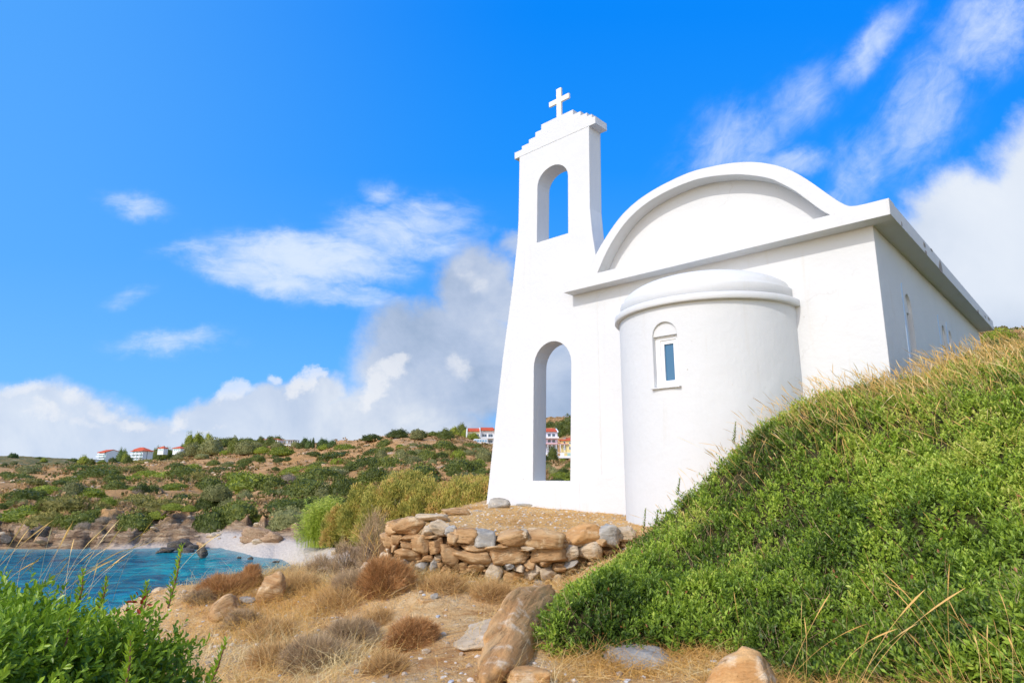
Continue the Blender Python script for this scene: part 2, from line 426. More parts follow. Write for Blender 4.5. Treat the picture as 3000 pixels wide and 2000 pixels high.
def stone_mat(name, c1, c2, c3, streak=6.0, scl=None):
    m, g, out = mat_base(name)
    tc = g.node('ShaderNodeTexCoord').outputs['Object']
    oi = g.node('ShaderNodeObjectInfo').outputs['Random']
    off = g.node('ShaderNodeCombineXYZ', {0: g.math('MULTIPLY', oi, 37.0), 1: g.math('MULTIPLY', oi, 11.0), 2: g.math('MULTIPLY', oi, 23.0)}).outputs[0]
    p = g.node('ShaderNodeVectorMath', {0: tc, 1: off}, operation='ADD').outputs[0]
    mp = g.node('ShaderNodeMapping', {0: p, 'Scale': scl or (1.0, 1.0, streak)}).outputs[0]
    n1 = g.noise(mp, 2.2, 7, 0.62, 0.6)
    n2 = g.noise(p, 7.0, 6, 0.6)
    c = g.mix(g.smooth(n1, 0.35, 0.66), c1, c2)
    c = g.mix(g.smooth(n2, 0.52, 0.72), c, c3)
    dk = g.noise(mp, 5.5, 6, 0.7, 0.3)
    c = g.mix(g.math('MULTIPLY', g.smooth(dk, 0.44, 0.34), 0.6), c, tuple(v * 0.35 for v in c1))
    c = g.mix(g.math('MULTIPLY', g.math('SUBTRACT', oi, 0.5), 0.5), c, tuple(v * 0.6 for v in c2))
    h = g.math('ADD', g.math('MULTIPLY', n1, 1.0), g.math('ADD', g.math('MULTIPLY', dk, 0.8), g.math('MULTIPLY', g.noise(p, 30, 4), 0.25)))
    bp = g.node('ShaderNodeBump', {'Height': h, 'Strength': 0.9, 'Distance': 0.035})
    b = g.node('ShaderNodeBsdfPrincipled', {'Base Color': c, 'Roughness': 0.85, 'Specular IOR Level': 0.2, 'Normal': bp.outputs[0]})
    g.l.new(b.outputs[0], out.inputs[0])
    return m
M_STB = stone_mat('brown_stone', (0.40, 0.22, 0.095), (0.56, 0.35, 0.17), (0.70, 0.52, 0.31))
M_STC = stone_mat('cream_stone', (0.50, 0.37, 0.23), (0.64, 0.50, 0.34), (0.74, 0.64, 0.50), 4.0)
M_STG = stone_mat('grey_stone', (0.32, 0.29, 0.25), (0.47, 0.43, 0.37), (0.62, 0.55, 0.45), 4.0)
M_STO = stone_mat('orange_stone', (0.52, 0.27, 0.10), (0.66, 0.39, 0.17), (0.74, 0.52, 0.30), 3.0)
M_OUT = stone_mat('outcrop_stone', (0.50, 0.25, 0.09), (0.68, 0.40, 0.17), (0.78, 0.60, 0.40), 3.0, (0.35, 2.6, 2.6))
M_STD = stone_mat('dark_wet_rock', (0.06, 0.05, 0.04), (0.13, 0.11, 0.09), (0.28, 0.24, 0.20), 4.0)
M_STF = stone_mat('cliff_rock', (0.30, 0.18, 0.10), (0.46, 0.30, 0.18), (0.62, 0.46, 0.30), 2.0)

# ------------------------------------------------------------------ terrain height
def tps_fit(P, Z, lam=0.002):
    n = len(P); d = np.linalg.norm(P[:, None] - P[None], axis=2)
    K = np.where(d > 0, d * d * np.log(np.maximum(d, 1e-9)), 0) + lam * np.eye(n) * 10
    A = np.zeros((n + 3, n + 3)); A[:n, :n] = K; A[:n, n] = 1; A[:n, n + 1:] = P; A[n, :n] = 1; A[n + 1:, :n] = P.T
    return P, np.linalg.solve(A, np.concatenate([Z, [0, 0, 0]]))
def tps_eval(T, Q):
    P, w = T; out = np.zeros(len(Q)); n = len(P)
    for i in range(0, len(Q), 20000):
        q = Q[i:i + 20000]; d2 = ((q[:, None] - P[None]) ** 2).sum(2)
        K = 0.5 * d2 * np.log(np.maximum(d2, 1e-12))
        out[i:i + 20000] = K @ w[:n] + w[n] + q @ w[n + 1:]
    return out
CAN_T = 0.42
ctrl = []
for px, py, y in [(1500, 2000, 4.9), (1000, 2000, 5.2), (600, 2000, 5.6), (200, 2000, 5.8), (2000, 2000, 4.75), (1500, 1850, 6.2), (1000, 1850, 6.8), (600, 1850, 7.4), (1900, 1925, 5.25), (2150, 1930, 5.0),
                  (1500, 1745, 7.7), (1320, 1715, 8.0), (1400, 1712, 8.2), (1500, 1725, 8.2), (1600, 1735, 8.1), (1680, 1715, 8.2), (1760, 1660, 8.3), (1120, 1700, 8.3), (900, 1708, 9.2), (700, 1728, 9.6), (574, 1762, 9.8), (430, 1825, 9.2), (300, 1840, 8.6), (1000, 1676, 10.6), (880, 1690, 11.2), (480, 1800, 11.3), (640, 1775, 11.8), (800, 1752, 12.6), (950, 1738, 13.2), (2500, 2010, 4.1), (3000, 2080, 3.2)]:
    ctrl.append(at(px, py, y))
for px, py, y in [(1930, 1500, 8.2), (2100, 1350, 8.0), (2340, 1212, 7.8), (2606, 1132, 7.8), (2850, 1070, 8.2), (3000, 1030, 8.6), (3300, 965, 9.0), (2300, 1600, 5.9), (2700, 1500, 5.1), (3000, 1400, 5.0), (2000, 1650, 6.6), (3000, 1780, 3.4), (2500, 1800, 4.5)]:
    p = at(px, py, y); p[2] -= CAN_T; ctrl.append(p)
for p in [(-7, 12, -4), (-10, 14, -8.3), (-6, 16, -5.6), (-3.5, 17, -4.4), (-10, 6, -6), (-14, 8, -9), (-1, 20, -4), (2, 22, -3.2), (0, 0, -1.6), (0, -3, -1.6), (3, 0, -1.3), (5.5, 2, -.7), (-4, 2, -2.3), (-6.5, 4, -3.6),
          (-20, 15, -10), (-12, 22, -9.5), (-6, 26, -8), (0, 28, -6.2), (6, 30, -3.2), (12, 26, .5), (16, 20, 2.4), (20, 10, 3.2), (14, 4, 2.2), (10, -3, 1), (-10, -3, -4), (0, -6, -1.5), (8, 14, 1.4), (11.5, 14, 1.9), (5, 15, .2), (3.5, 11.5, -.4), (-3.2, 12.5, -2.6), (-2.6, 10.5, -1.9), (-5, 9.5, -2.7), (-3, 14.5, -3.3)]:
    ctrl.append(np.array(p, float))
ctrl = np.array(ctrl)
TPS = tps_fit(ctrl[:, :2], ctrl[:, 2])

FAR = {  # photo column: (photo row, metres ahead) from the shore up to the ridge
    -900: [(1590, 73), (1550, 77), (1500, 92), (1460, 110), (1425, 145), (1400, 190), (1385, 250), (1372, 420), (1340, 650), (1345, 900)],
    0: [(1590, 73), (1548, 77), (1500, 92), (1460, 110), (1425, 145), (1400, 190), (1380, 250), (1376, 330), (1366, 450), (1338, 650), (1340, 900)],
    300: [(1588, 73), (1545, 78), (1490, 98), (1440, 125), (1405, 170), (1378, 230), (1364, 330), (1361, 450), (1357, 620), (1349, 900)],
    450: [(1590, 74), (1560, 79), (1500, 92), (1440, 122), (1400, 165), (1365, 240), (1358, 330), (1353, 450), (1352, 900)],
    600: [(1592, 73), (1578, 76), (1540, 83), (1485, 98), (1430, 128), (1390, 175), (1352, 250), (1333, 330), (1315, 400), (1312, 480), (1320, 900)],
    800: [(1614, 65), (1590, 70), (1540, 77), (1490, 92), (1440, 115), (1400, 150), (1352, 215), (1325, 290), (1308, 380), (1312, 900)],
    900: [(1630, 59), (1600, 64), (1545, 74), (1490, 91), (1438, 114), (1395, 148), (1345, 205), (1312, 270), (1306, 340), (1320, 900)],
    1000: [(1650, 54), (1600, 62), (1540, 74), (1482, 91), (1430, 115), (1385, 148), (1340, 190), (1298, 240), (1300, 400), (1330, 900)],
    1160: [(1650, 46), (1605, 53), (1540, 65), (1482, 82), (1430, 104), (1380, 135), (1330, 175), (1276, 225), (1290, 330), (1320, 900)],
    1320: [(1650, 44), (1600, 51), (1540, 63), (1482, 80), (1430, 101), (1380, 130), (1330, 175), (1290, 230), (1282, 280), (1300, 900)],
    1440: [(1640, 43), (1595, 50), (1540, 61), (1480, 80), (1430, 100), (1380, 130), (1335, 180), (1310, 235), (1304, 300), (1262, 420), (1290, 900)],
    1640: [(1600, 42), (1500, 65), (1430, 92), (1400, 115), (1366, 170), (1360, 215), (1352, 246), (1300, 300), (1228, 430), (1240, 900)],
    2000: [(1500, 45), (1400, 90), (1330, 160), (1250, 280), (1150, 450), (1180, 900)],
    2500: [(1400, 35), (1250, 70), (1100, 130), (1000, 200), (1060, 900)],
    2900: [(1340, 26), (1190, 36), (1075, 56), (985, 100), (1020, 200), (1100, 900)],
    3100: [(1340, 25), (1180, 35), (1060, 54), (968, 96), (1000, 200), (1100, 900)],
    3900: [(1300, 22), (1150, 32), (1050, 50), (950, 90), (1000, 200), (1100, 900)]}
FCOL = sorted(FAR)
FAZ = []; FRR = np.exp(np.linspace(math.log(12), math.log(1000), 160)); FZ = []
for cpx in FCOL:
    pts = [at(cpx, r, y) for r, y in FAR[cpx]]
    FAZ.append(math.atan2(pts[2][0], pts[2][1]))
    rr = [math.hypot(p[0], p[1]) for p in pts]; zz = [p[2] for p in pts]
    if cpx < 950: rr = [rr[0] - 9] + rr; zz = [-10.5] + zz; zz[1] = -8.05
    elif cpx < 1300: rr = [rr[0] - 12] + rr; zz = [zz[0] - 1.2] + zz
    q = np.interp(np.log(FRR), np.log(rr), zz)
    k = np.array([1, 2, 3, 2, 1.0]); k /= k.sum()
    qs = np.convolve(np.pad(q, 2, mode='edge'), k, 'valid'); FZ.append(qs)
FAZ = np.array(FAZ); FZ = np.array(FZ)
def far_h(x, y):
    r = np.hypot(x, y); a = np.arctan2(x, y)
    ri = np.interp(np.log(np.maximum(r, 1)), np.log(FRR), np.arange(len(FRR)))
    ai = np.interp(a, FAZ, np.arange(len(FAZ)))
    i = np.clip(np.floor(ai).astype(int), 0, len(FAZ) - 2); fa = ai - i; fa = fa * fa * (3 - 2 * fa)
    j = np.clip(np.floor(ri).astype(int), 0, len(FRR) - 2); fr = ri - j
    return (FZ[i, j] * (1 - fr) + FZ[i, j + 1] * fr) * (1 - fa) + (FZ[i + 1, j] * (1 - fr) + FZ[i + 1, j + 1] * fr) * fa

def poly_dist(P, poly):
    """signed distance, positive inside"""
    P = np.asarray(P); poly = np.asarray(poly, float); n = len(poly)
    d = np.full(len(P), 1e9); ins = np.zeros(len(P), bool)
    for i in range(n):
        a, b = poly[i], poly[(i + 1) % n]; ab = b - a
        t = np.clip(((P - a) @ ab) / (ab @ ab), 0, 1)
        d = np.minimum(d, np.hypot(*(P - a - t[:, None] * ab).T))
        c = (a[1] > P[:, 1]) != (b[1] > P[:, 1])
        with np.errstate(divide='ignore', invalid='ignore'):
            xi = a[0] + (P[:, 1] - a[1]) * ab[0] / ab[1]
        ins ^= c & (P[:, 0] < xi)
    return np.where(ins, d, -d)
TERR = [(-1.75, 9.0), (-1.2, 8.92), (0.3, 8.85), (1.5, 9.05), (2.4, 9.5), (5, 9), (5.2, 14), (0, 16.5), (-0.75, 15.2), (-1.15, 13.2), (-1.75, 10.8)]
CH = np.array([5.1935, 8.6864]); E1 = np.array([math.cos(YAW), -math.sin(YAW)]); E2 = np.array([math.sin(YAW), math.cos(YAW)])
def to_b(x, y):
    dx = x - CH[0]; dy = y - CH[1]
    return dx * E1[0] + dy * E1[1], dx * E2[0] + dy * E2[1]
def from_b(s, d, z=0.0):
    return np.array([CH[0] + s * E1[0] + d * E2[0], CH[1] + s * E1[1] + d * E2[1], z])
def height(x, y, detail=True):
    x = np.atleast_1d(np.asarray(x, float)); y = np.atleast_1d(np.asarray(y, float))
    r = np.hypot(x, y); P = np.stack([x, y], 1)
    near = tps_eval(TPS, np.clip(P, -45, 45))
    w = sstep(20, 33, r)
    h = near * (1 - w) + far_h(x, y) * w
    if detail:
        h = h + (fbm(P * 0.9, 4, 3) - 0.5) * 0.16 * (1 - w) + (fbm(P * 4.0, 3, 8) - 0.5) * 0.05 * (1 - w)
        amp = np.clip((r - 30) / 60, 0, 1.6) * sstep(-8.3, -6.5, h)
        apx = 1500 + FPX * np.tan(np.clip(np.arctan2(x, y), -1.2, 1.2))
        bz = sstep(540, 640, apx) * sstep(-6.0, -6.8, h) * w
        cl = (1 - bz) * sstep(-8.1, -7.2, h) * sstep(-3.5, -5.0, h) * w
        rid = 1 - np.abs(fbm(np.stack([x * .55 + y * .2, y * .25, h * .5], 1), 4, 71) - .5) * 2
        h = h + cl * (rid - .72) * 3.2
        h = h + w * ((fbm(P * 0.07, 4, 21) - 0.5) * 3.0 * amp * (1 - .9 * bz) + (fbm(P * 0.35, 4, 5) - 0.5) * 1.3 * (1 - .9 * bz) * sstep(-8.2, -6.8, h) * np.clip(1.3 - r / 300, 0.3, 1))
    td = poly_dist(P, TERR)
    tz = -0.80 + 0.032 * (y - 8.5) + (fbm(P * 2.5, 3, 31) - 0.5) * 0.05
    k = sstep(-0.02, 0.10, td)
    h = np.where(td > -0.03, np.maximum(h, h * (1 - k) + tz * k) * 1.0, h)
    # the terrace top stays level in front of the chapel
    s, d = to_b(x, y)
    lev = (td > 0.1) & (s < -3.0) & (x < 2.1)
    h = np.where(lev, tz, h)
    return h

# shrub slope outline on the ground (x, y)
HILL = [at(px, py, y)[:2] for px, py, y in [(1875, 1545, 8.55), (1800, 1580, 8.1), (1690, 1640, 7.5), (1620, 1705, 7.1), (1590, 1790, 6.3), (1548, 1870, 5.7), (1610, 1912, 5.35), (1850, 1925, 5.3), (2130, 1935, 5.05), (2330, 1985, 4.5), (2700, 2060, 3.6), (3100, 2100, 3.0)]] + \
       [np.array(q, float) for q in [(4.5, 1.2), (9, 0), (15, 6), (17, 16), (12.5, 16.0), (11.6, 15.3), (5.25, 8.75), (4.35, 9.4), (3.6, 8.6), (2.6, 8.25), (1.95, 8.45)]]
HILL = np.array(HILL)
def canopy_t(P):
    d = poly_dist(P, HILL)
    t = np.sqrt(np.clip(d / 0.55, 0, 1))
    lump = (fbm(P * 1.3, 3, 41) - 0.5) * 0.30 + (fbm(P * 5.5, 3, 43) - 0.5) * 0.20
    return np.where(d > 0, t * CAN_T + lump * t, 0)

def polar_sheet(name, mat, az0, az1, na, r0, r1, nr, zoff=0.0):
    A = np.linspace(rad(az0), rad(az1), na); R = np.exp(np.linspace(math.log(r0), math.log(r1), nr))
    AA, RR = np.meshgrid(A, R); x = (np.sin(AA) * RR).ravel(); y = (np.cos(AA) * RR).ravel()
    z = height(x, y) + zoff
    i = np.arange(nr - 1)[:, None] * na + np.arange(na - 1)[None]
    F = np.stack([i, i + na, i + na + 1, i + 1], -1).reshape(-1, 4)
    a_px = 1500 + FPX * np.tan(np.arctan2(x, y))
    beach = sstep(590, 680, a_px) * sstep(-6.2, -6.9, z) * (np.hypot(x, y) > 30) * (y > 0)
    beach = np.maximum(beach, sstep(300, 420, a_px) * sstep(-7.5, -7.8, z) * (np.hypot(x, y) > 50) * 0.75)
    cliff = sstep(-4.6, -5.6, z) * (1 - beach) * (np.hypot(x, y) > 50)
    rocky = sstep(2500, 2700, a_px) * (np.hypot(x, y) > 35)
    green = sstep(330, 460, np.hypot(x, y)) * sstep(900, 500, a_px) * .9
    return np_mesh(name, np.stack([x, y, z], 1), F, mat, smooth=True, attrs={'green': green, 'beach': beach, 'cliff': cliff, 'rocky': rocky})

def ground_mat():
    m, g, out = mat_base('dry_earth')
    tc = g.node('ShaderNodeTexCoord').outputs['Object']
    n1 = g.noise(tc, 1.1, 6, 0.6); n2 = g.noise(tc, 9, 6, 0.65); n3 = g.noise(tc, 60, 4, 0.6)
    c = g.ramp(g.math('ADD', g.math('MULTIPLY', n1, 0.55), g.math('MULTIPLY', n2, 0.45)), [(0.36, (0.42, 0.20, 0.07)), (0.48, (0.66, 0.40, 0.17)), (0.60, (0.76, 0.53, 0.28)), (0.74, (0.80, 0.66, 0.45))])
    vor = g.node('ShaderNodeTexVoronoi', {0: tc, 'Scale': 34.0, 'Randomness': 1.0})
    pe = g.math('MULTIPLY', g.smooth(vor.outputs['Distance'], 0.36, 0.22), g.smooth(g.noise(tc, 2.2, 3), 0.45, 0.65))
    pc = g.mix(0.5, vor.outputs['Color'], (0.62, 0.56, 0.50))
    c = g.mix(g.math('MULTIPLY', pe, 0.55), c, (0.70, 0.62, 0.52))
    c = g.mix(g.math('MULTIPLY', g.smooth(g.noise(tc, 22, 6, 0.7), 0.48, 0.36), 0.35), c, (0.30, 0.16, 0.07))
    h = g.math('ADD', g.math('MULTIPLY', n2, 1.0), g.math('ADD', g.math('MULTIPLY', n3, 0.35), g.math('MULTIPLY', pe, 0.5)))
    bp = g.node('ShaderNodeBump', {'Height': h, 'Strength': 1.0, 'Distance': 0.05})
    b = g.node('ShaderNodeBsdfPrincipled', {'Base Color': c, 'Roughness': 0.95, 'Specular IOR Level': 0.1, 'Normal': bp.outputs[0]})
    g.l.new(b.outputs[0], out.inputs[0]); return m
def hillside_mat():
    m, g, out = mat_base('hillside_earth')
    tc = g.node('ShaderNodeTexCoord').outputs['Object']
    n1 = g.noise(tc, 0.05, 6, 0.6); n2 = g.noise(tc, 0.4, 6, 0.65); n3 = g.noise(tc, 2.5, 5, 0.65)
    c = g.ramp(g.math('ADD', g.math('MULTIPLY', n1, 0.4), g.math('ADD', g.math('MULTIPLY', n2, 0.35), g.math('MULTIPLY', n3, 0.25))),
               [(0.36, (0.20, 0.14, 0.05)), (0.44, (0.40, 0.22, 0.085)), (0.54, (0.56, 0.31, 0.13)), (0.64, (0.66, 0.43, 0.24))])
    gn = g.node('ShaderNodeAttribute', attribute_name='green').outputs['Fac']
    c = g.mix(g.math('MULTIPLY', gn, g.smooth(n2, 0.36, 0.5)), c, g.mix(n3, (0.07, 0.09, 0.03), (0.17, 0.18, 0.07)))
    # bare rock: pale, in irregular patches
    rn = g.noise(tc, 0.16, 5, 0.6); rm = g.math('MULTIPLY', g.smooth(rn, 0.60, 0.66), g.smooth(n3, 0.4, 0.6))
    c = g.mix(g.math('MULTIPLY', rm, 0.8), c, (0.55, 0.47, 0.38))
    ra = g.node('ShaderNodeAttribute', attribute_name='rocky').outputs['Fac']
    rr = g.math('MULTIPLY', ra, g.smooth(g.noise(tc, 0.5, 6, 0.7), 0.45, 0.52))
    c = g.mix(g.math('MULTIPLY', rr, 0.85), c, (0.55, 0.46, 0.36))
    gr = g.math('MULTIPLY', ra, g.smooth(g.noise(tc, 0.16, 5, 0.6), 0.5, 0.56))
    c = g.mix(g.math('MULTIPLY', gr, 0.85), c, (0.14, 0.16, 0.05))
    # cliff with slanting strata
    mp = g.node('ShaderNodeMapping', {0: tc, 'Rotation': (0, rad(38), rad(20)), 'Scale': (0.25, 0.4, 2.2)}).outputs[0]
    sn = g.noise(mp, 1.2, 8, 0.68, 0.8)
    cc = g.ramp(sn, [(0.33, (0.09, 0.06, 0.04)), (0.42, (0.30, 0.18, 0.10)), (0.52, (0.50, 0.33, 0.19)), (0.66, (0.66, 0.50, 0.33))])
    ca = g.node('ShaderNodeAttribute', attribute_name='cliff').outputs['Fac']
    c = g.mix(ca, c, cc)
    ba = g.node('ShaderNodeAttribute', attribute_name='beach').outputs['Fac']
    pn = g.noise(tc, 5.0, 4, 0.7)
    c = g.mix(ba, c, g.ramp(pn, [(0.3, (0.50, 0.41, 0.32)), (0.6, (0.66, 0.57, 0.48))]))
    h = g.math('ADD', g.math('MULTIPLY', n3, 0.5), g.math('MULTIPLY', sn, g.math('MULTIPLY', ca, 2.5)))
    bp = g.node('ShaderNodeBump', {'Height': h, 'Strength': 1.0, 'Distance': 0.5})
    b = g.node('ShaderNodeBsdfPrincipled', {'Base Color': c, 'Roughness': 0.95, 'Specular IOR Level': 0.1, 'Normal': bp.outputs[0]})
    g.l.new(b.outputs[0], out.inputs[0]); return m
M_GR = ground_mat(); M_HS = hillside_mat()
tag(polar_sheet('ground', M_GR, -125, 125, 760, 0.7, 30, 300), kind='structure')
tag(polar_sheet('hillside', M_HS, -75, 75, 900, 29.6, 980, 420, -0.01), kind='structure')

# ------------------------------------------------------------------ sea
SEA = -8.0
def sea():
    m, g, out = mat_base('sea_water')
    tc = g.node('ShaderNodeTexCoord').outputs['Object']
    sh = g.node('ShaderNodeAttribute', attribute_name='shallow').outputs['Fac']
    fo = g.node('ShaderNodeAttribute', attribute_name='foam').outputs['Fac']
    mp = g.node('ShaderNodeMapping', {0: tc, 'Scale': (0.6, 1.0, 1.0)}).outputs[0]
    pt = g.noise(mp, 0.09, 4, 0.6, 0.5)
    st = g.noise(mp, 0.9, 5, 0.6, 0.5)  # finer noise, paints dark wave troughs into the water colour
    deep = g.ramp(g.math('ADD', g.math('MULTIPLY', pt, 0.45), g.math('MULTIPLY', st, 0.55)), [(0.38, (0.001, 0.065, 0.12)), (0.50, (0.003, 0.20, 0.25)), (0.60, (0.010, 0.38, 0.38))])
    c = g.mix(g.math('MULTIPLY', sh, 0.75), deep, (0.20, 0.36, 0.36))
    fn = g.noise(tc, 3.0, 6, 0.7)
    fm = g.smooth(g.math('ADD', fo, g.math('MULTIPLY', g.math('SUBTRACT', fn, 0.5), 1.3)), 0.55, 0.8)
    c = g.mix(fm, c, (0.8, 0.85, 0.86))
    w1 = g.noise(mp, 1.5, 5, 0.6, 0.4); w2 = g.noise(mp, 6.0, 4, 0.6, 0.2)
    h = g.math('ADD', w1, g.math('MULTIPLY', w2, 0.25))
    bp = g.node('ShaderNodeBump', {'Height': h, 'Strength': 0.9, 'Distance': 0.5})
    b = g.node('ShaderNodeBsdfPrincipled', {'Base Color': c, 'Roughness': 0.14, 'IOR': 1.33, 'Specular IOR Level': 0.26, 'Normal': bp.outputs[0]})
    g.l.new(b.outputs[0], out.inputs[0])
    A = np.linspace(rad(-100), rad(15), 520); R = np.exp(np.linspace(math.log(10), math.log(6000), 420)); na = len(A)
    AA, RR = np.meshgrid(A, R); x = (np.sin(AA) * RR).ravel(); y = (np.cos(AA) * RR).ravel()
    P = np.stack([x, y], 1); r = np.hypot(x, y)
    z = SEA + (fbm(P * np.array([0.35, 0.6]), 4, 61) - 0.5) * 0.5 * np.clip(1.4 - r / 90, 0.05, 1) * (r < 150)
    gh = height(x, y)
    dep = SEA - gh
    shallow = sstep(1.5, 0.1, dep) * (y > 35)
    foam = sstep(0.16, 0.0, dep) * 0.62 * (y > 30)
    for px, py, yy, rr in [(590, 1622, 67, 2.0), (500, 1600, 71, 3.0), (730, 1622, 64, 1.5), (560, 1608, 69, 2.4)]:
        q = at(px, py, yy); foam = np.maximum(foam, 0.62 * sstep(rr, 0.4, np.hypot(x - q[0], (y - q[1]) * 0.7)))
    i = np.arange(len(R) - 1)[:, None] * na + np.arange(na - 1)[None]
    F = np.stack([i, i + na, i + na + 1, i + 1], -1).reshape(-1, 4)
    tag(np_mesh('sea', np.stack([x, y, z], 1), F, m, smooth=True, attrs={'shallow': shallow, 'foam': foam}), kind='structure')
sea()

# ------------------------------------------------------------------ the chapel (local x along the front, y into the building, z up)
def glass_mat():
    m, g, out = mat_base('window_glass')
    b = g.node('ShaderNodeBsdfPrincipled', {'Base Color': (0.035, 0.13, 0.24, 1), 'Roughness': 0.06, 'Specular IOR Level': 0.6})
    g.l.new(b.outputs[0], out.inputs[0]); return m
M_GLASS = glass_mat()
M_PVC = simple('white_window_frame', (0.82, 0.82, 0.82), 0.35, 0.5)
M_CROSS = simple('cream_painted_cross', (0.80, 0.74, 0.62), 0.7, 0.3, 0.3, 30, 0.06)
M_BLUEP = simple('pale_blue_plaster', (0.52, 0.64, 0.80), 0.85, 0.2, 0.2, 20, 0.08)
M_CONC = simple('bare_concrete', (0.32, 0.29, 0.26), 0.95, 0.1, 0.7, 40, 0.4)

def chapel():
    root = empty('chapel', (CH[0], CH[1], 0), -YAW, 'white plastered chapel with a bell wall, arched gable and rounded apse on the slope', 'chapel')
    mp_f = lambda a, b, t: (a, t, b)          # front-parallel prism
    mp_s = lambda a, b, t: (t, a, b)          # side-parallel prism
    ZB = -1.1
    # bell wall
    out_l = [(-7.895, ZB), (-7.851, -0.641), (-7.609, 0.993), (-7.381, 2.458), (-7.106, 3.947), (-6.945, 5.02), (-6.905, 5.55), (-6.872, 7.03)]
    out_r = [(-4.93, 7.03), (-4.962, 5.24), (-4.925, 4.75), (-4.85, 4.2), (-4.85, ZB)]
    up = [(-6.374, 4.859)] + arch_pts(-6.345, -5.50, 6.12, 6.49)[0:] + [(-5.523, 4.85)]
    lo = [(-6.531, -0.13)] + arch_pts(-6.487, -5.508, 2.15, 2.645) + [(-5.584, -0.131)]
    bm = bmesh.new(); prism(bm, out_l + out_r, [up, lo], mp_f, 0.0, 0.40)
    bm_obj('bell_wall', bm, M_PL, root)
    # plinth thickening at the foot right of the arch
    bm = bmesh.new(); prism(bm, [(-5.35, ZB), (-4.3, ZB), (-4.3, 0.02), (-4.8, -0.03), (-5.2, -0.11), (-5.35, -0.13)], [], mp_f, -0.028, -0.002)
    bm_obj('plinth', bm, M_PL, root)
    # stepped cap
    tiers = [(-7.02, -4.765, 7.03, 7.19, -0.004), (-6.80, -4.85, 7.19, 7.27, -0.001), (-6.59, -4.975, 7.27, 7.355, 0.002), (-6.40, -5.14, 7.355, 7.46, 0.006), (-6.228, -5.34, 7.46, 7.585, 0.010)]
    bm = bmesh.new()
    for x0, x1, z0, z1, dd in tiers: bx(bm, x0, x1, dd, 0.40 - dd * 0.5 + 0.004, z0 + 0.0005, z1)
    bm_obj('stepped_cap', bm, M_PL, root)
    bm = bmesh.new()
    cr = [(-5.86, 7.55), (-5.735, 7.55), (-5.73, 7.985), (-5.515, 7.985), (-5.515, 8.10), (-5.73, 8.10), (-5.73, 8.33), (-5.86, 8.33), (-5.86, 8.10), (-6.07, 8.10), (-6.07, 7.985), (-5.86, 7.985)]
    prism(bm, cr, [], mp_f, 0.10, 0.145); bm_obj('cross', bm, M_CROSS, root)
    # gable outlines (arched band in front of the recessed tympanum)
    outer = [(0.298, 3.735), (0.05, 3.735), (-0.17, 3.752), (-0.298, 3.838), (-0.447, 4.005), (-0.718, 4.33), (-0.93, 4.55), (-1.18, 4.74), (-1.50, 4.905), (-1.85, 5.015), (-2.20, 5.075), (-2.629, 5.109),
             (-3.142, 5.052), (-3.55, 4.955), (-3.86, 4.825), (-4.127, 4.648), (-4.433, 4.352), (-4.686, 4.048), (-4.86, 3.80), (-5.0, 3.735), (-5.431, 3.725)]
    inner = [(-4.62, 3.728), (-4.445, 4.017), (-4.228, 4.299), (-3.898, 4.600), (-3.50, 4.80), (-3.05, 4.905), (-2.566, 4.938), (-2.165, 4.888), (-1.72, 4.763), (-1.323, 4.572), (-1.122, 4.416), (-0.91, 4.209), (-0.709, 3.963), (-0.573, 3.801), (-0.473, 3.705)]
    def cr_smooth(P, k=4):
        P = np.array(P); o = []
        for i in range(len(P) - 1):
            p0 = P[max(i - 1, 0)]; p1 = P[i]; p2 = P[i + 1]; p3 = P[min(i + 2, len(P) - 1)]
            for j in range(k):
                t = j / k; o.append(tuple(0.5 * (2 * p1 + (p2 - p0) * t + (2 * p0 - 5 * p1 + 4 * p2 - p3) * t * t + (3 * p1 - p0 - 3 * p2 + p3) * t ** 3)))
        o.append(tuple(P[-1])); return o
    oc = [outer[0]] + cr_smooth(outer[1:-1]) + [outer[-1]]
    ic = cr_smooth(inner)
    bm = bmesh.new(); prism(bm, [(-5.431, 3.498), (0.292, 3.498)] + oc, [ic], mp_f, -0.292, -0.001)
    bm_obj('gable_band', bm, M_PL, root)
    # front wall of the nave with the tympanum above it
    fw = [(-4.849, ZB), (-0.001, ZB), (-0.001, 3.60)] + [(-0.001, 3.73)] + [p for p in oc if p[0] < -0.15 and p[0] > -4.75] + [(-4.849, 3.75)]
    bm = bmesh.new(); prism(bm, fw, [], mp_f, 0.0, 0.30); bm_obj('front_wall', bm, M_PL, root)
    # right side wall with three window recesses
    wins = [(1.50, 1.90, 2.62, 2.83), (4.37, 4.70, 2.62, 2.80), (5.06, 5.36, 2.62, 2.80)]
    holes = []
    for a, b, zs_, zt in wins: holes.append([(a, 1.25)] + arch_pts(a, b, zs_, zt, 10) + [(b, 1.25)])
    bm = bmesh.new(); prism(bm, [(0.30, ZB), (9.49, ZB), (9.49, 3.497), (0.30, 3.497)], holes, mp_s, -0.30, -0.001)
    bx(bm, -0.30, -0.001, 0.3005, 0.3008, ZB, 3.497)
    bm_obj('side_wall', bm, M_PL, root)
    for (a, b, zs_, zt) in wins:
        bm = bmesh.new(); prism(bm, [(a, zs_ - 0.08)] + arch_pts(a, b, zs_, zt, 10) + [(b, zs_ - 0.08)], [], mp_s, -0.28, -0.045)
        w = bm_obj('window', bm, M_PL, root)
        bm = bmesh.new(); prism(bm, [(a, 1.25), (b, 1.25), (b, zs_ - 0.09), (a, zs_ - 0.09)], [[(a + .06, 1.33), (b - .06, 1.33), (b - .06, zs_ - .16), (a + .06, zs_ - .16)]], mp_s, -0.22, -0.16)
        bm_obj('frame', bm, M_PVC, w)
        boxo('pane', (-0.20, -0.185, a + .055, b - .055, 1.325, zs_ - .155), M_GLASS, w)
